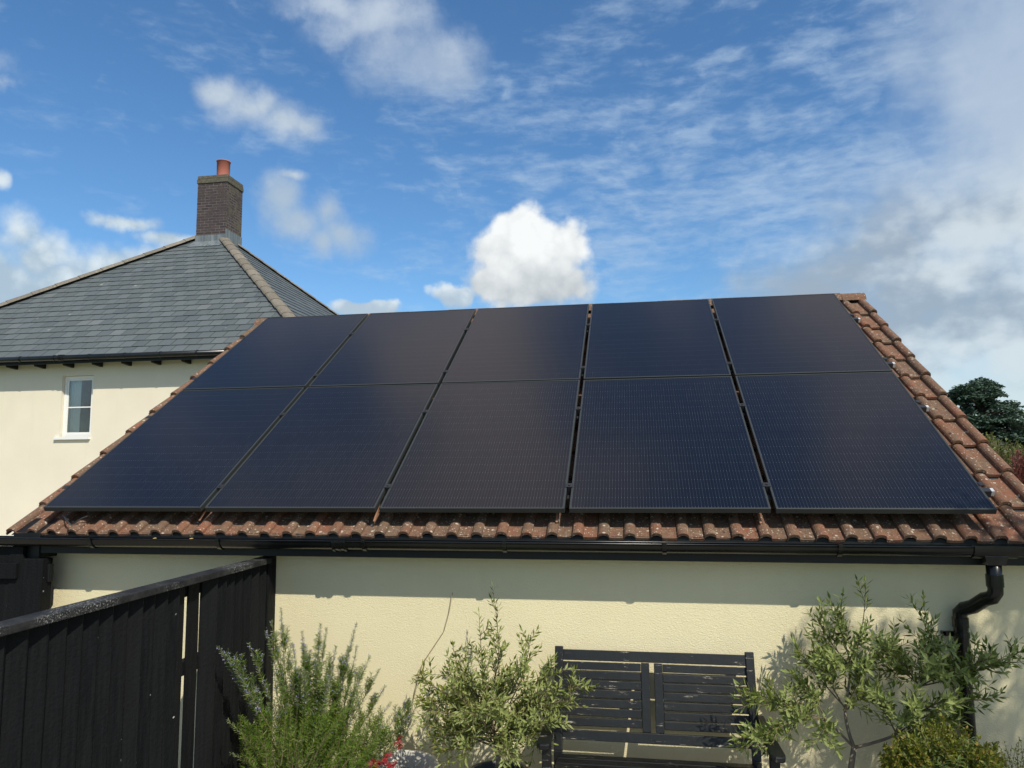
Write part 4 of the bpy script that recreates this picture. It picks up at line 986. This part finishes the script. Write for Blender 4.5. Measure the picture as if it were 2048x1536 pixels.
# ------------------------------------------------------------------ distant trees
random.seed(81)
def crownleaf(m, p, sz, flat=.5):
    n = Vector((random.gauss(0, flat), random.gauss(0, flat), 1)).normalized(); a = n.orthogonal().normalized(); a = Matrix.Rotation(random.random() * 6.28, 3, n) @ a; b = n.cross(a)
    m.add([p - a * sz, p - b * sz * .45, p + a * sz, p + b * sz * .45], [(0, 1, 2, 3)])
tb0 = at(1985, 900, 30); cedar = thing('cedar_tree', 'dark layered conifer rising behind the right roof verge', 'tree', (tb0.x, 30, 0))
f_, s_ = MB(), MB()
cx = at(1962, 850, 30).x; tz_ = at(1965, 762, 30).z
s_.tube([(cx, 30, 0), (cx + .1, 30, tz_ * .5), (cx, 30, tz_ - .4)], [.35, .25, .08], 8)
def pad(c, rx, rz, n):
    for _ in range(n):
        a = random.random() * 6.28; r_ = math.sqrt(random.random()); p = c + Vector((math.cos(a) * r_ * rx, math.sin(a) * r_ * rx, (1 - r_ * r_) * rz * random.random() - .35 * rx * r_ * r_ * .4)); crownleaf(f_, p, random.uniform(.05, .13), .45)
pads = [(1965, 765, .5), (1948, 772, .45), (1925, 778, .4), (1912, 785, .35), (1978, 775, .5), (1990, 790, .45), (1940, 790, .6), (1965, 795, .6), (1985, 808, .55), (1925, 803, .55), (2000, 815, .6), (2020, 812, .4), (2030, 830, .5), (2010, 835, .6), (1960, 820, .7), (1935, 825, .6),
        (1985, 840, .7), (2045, 850, .6), (2025, 862, .7), (1960, 850, .7), (1995, 870, .8), (2060, 872, .8), (1930, 850, .6), (1970, 885, .8), (2020, 890, .9), (2075, 900, .9), (1945, 880, .7), (1915, 830, .5), (1905, 800, .4), (2090, 850, .7), (2050, 905, .8), (1975, 905, .9), (2000, 850, .8), (2040, 880, .9), (1950, 840, .8), (1925, 870, .8), (1970, 865, .9), (2010, 875, .9)]
for px, py, r_ in pads:
    for kk in range(4):
        Y = 30 + random.uniform(-1.2, 1.6); c = at(px + random.uniform(-5, 5), py + random.uniform(-3, 6), Y)
        s_.tube(curve(Vector((cx, 30, c.z - .5)), c + Vector((0, 0, -.08)), (0, 0, .1), 5), [.07, .06, .05, .035, .02], 5)
        pad(c, r_ * random.uniform(.7, 1.1), .30, int(260 * r_))
s_.build('trunk', M['darkbark'], cedar); f_.build('crown', M['cedar'], cedar)
random.seed(83)
def bush(name, lab, mt_, pxs, Y, sz, n, twigm, rad=.5, tw_up=.5, dens=1):
    b = thing(name, lab, 'bush', (at(pxs[0][0], pxs[0][1], Y).x, Y, 0)); f_, s_ = MB(), MB(); bx = at(pxs[0][0], pxs[0][1], Y).x
    for px, py in pxs:
        for k in range(n):
            e = at(px + random.uniform(-14, 14), py + random.uniform(-9, 14), Y + random.uniform(-.4, .4)); a = Vector((e.x + random.uniform(-.25, .25), Y, max(.1, e.z - random.uniform(.5, 1.0)))); pts = curve(a, e, rv(.08), 6)
            s_.tube(pts, [.010, .008, .007, .005, .004, .002], 4)
            for p, d in walk(pts, .05 / dens): leaf(f_, p + rv(.02), (d * .5 + rv(1)).normalized(), rv(1), sz * random.uniform(.7, 1.3), sz * .5, .1)
    s_.build('stem', twigm, b); f_.build('foliage', mt_, b)
bush('garden_bush', 'yellow green bush showing over the right verge below the conifer', M['hedge'], [(1985, 885), (2005, 895), (2025, 888), (2045, 895), (2010, 925), (2035, 930), (2060, 905), (1975, 870), (2000, 915)], 8.0, .055, 26, M['stem'])
bush('bronze_bush', 'dark red bronze twiggy bush at the right edge beyond the verge', M['redtwig'], [(2035, 915), (2050, 925), (2030, 945), (2055, 950), (2070, 935), (2045, 905)], 6.5, .035, 34, M['redtwig'])

# tree standing in the garden to the right of the view: it shades the right end of the wall
random.seed(91)
gt = thing('garden_tree', 'loose leafed garden tree standing right of the view and shading the wall end', 'tree', (7.9, -2.6, 0))
f_, s_ = MB(), MB(); cc = Vector((5.72, GW, .68)) + sund / abs(sund.y) * 2.5
tt = Vector((7.9, -2.6, 0)); s_.tube([tt, Vector((7.85, -2.6, 1.6)), Vector((7.6, -2.6, 3.0))], [.09, .07, .05], 8)
for i in range(64):
    v = rv(1)
    while v.length > 1: v = rv(1)
    c = cc + Vector((v.x * .98, v.y * .8, v.z * .85)) + Vector((.1, 0, 0))
    s_.tube(curve(Vector((7.6, -2.6, 2.9)), c, rv(.2), 6), [.02, .017, .013, .009, .006, .003], 5)
    for _ in range(95): leaf(f_, c + Vector((random.gauss(0, .10), random.gauss(0, .10), random.gauss(0, .10))), rv(1), rv(1), random.uniform(.05, .09), .03, .1)
s_.build('trunk', M['darkbark'], gt); f_.build('crown', M['garden'], gt)
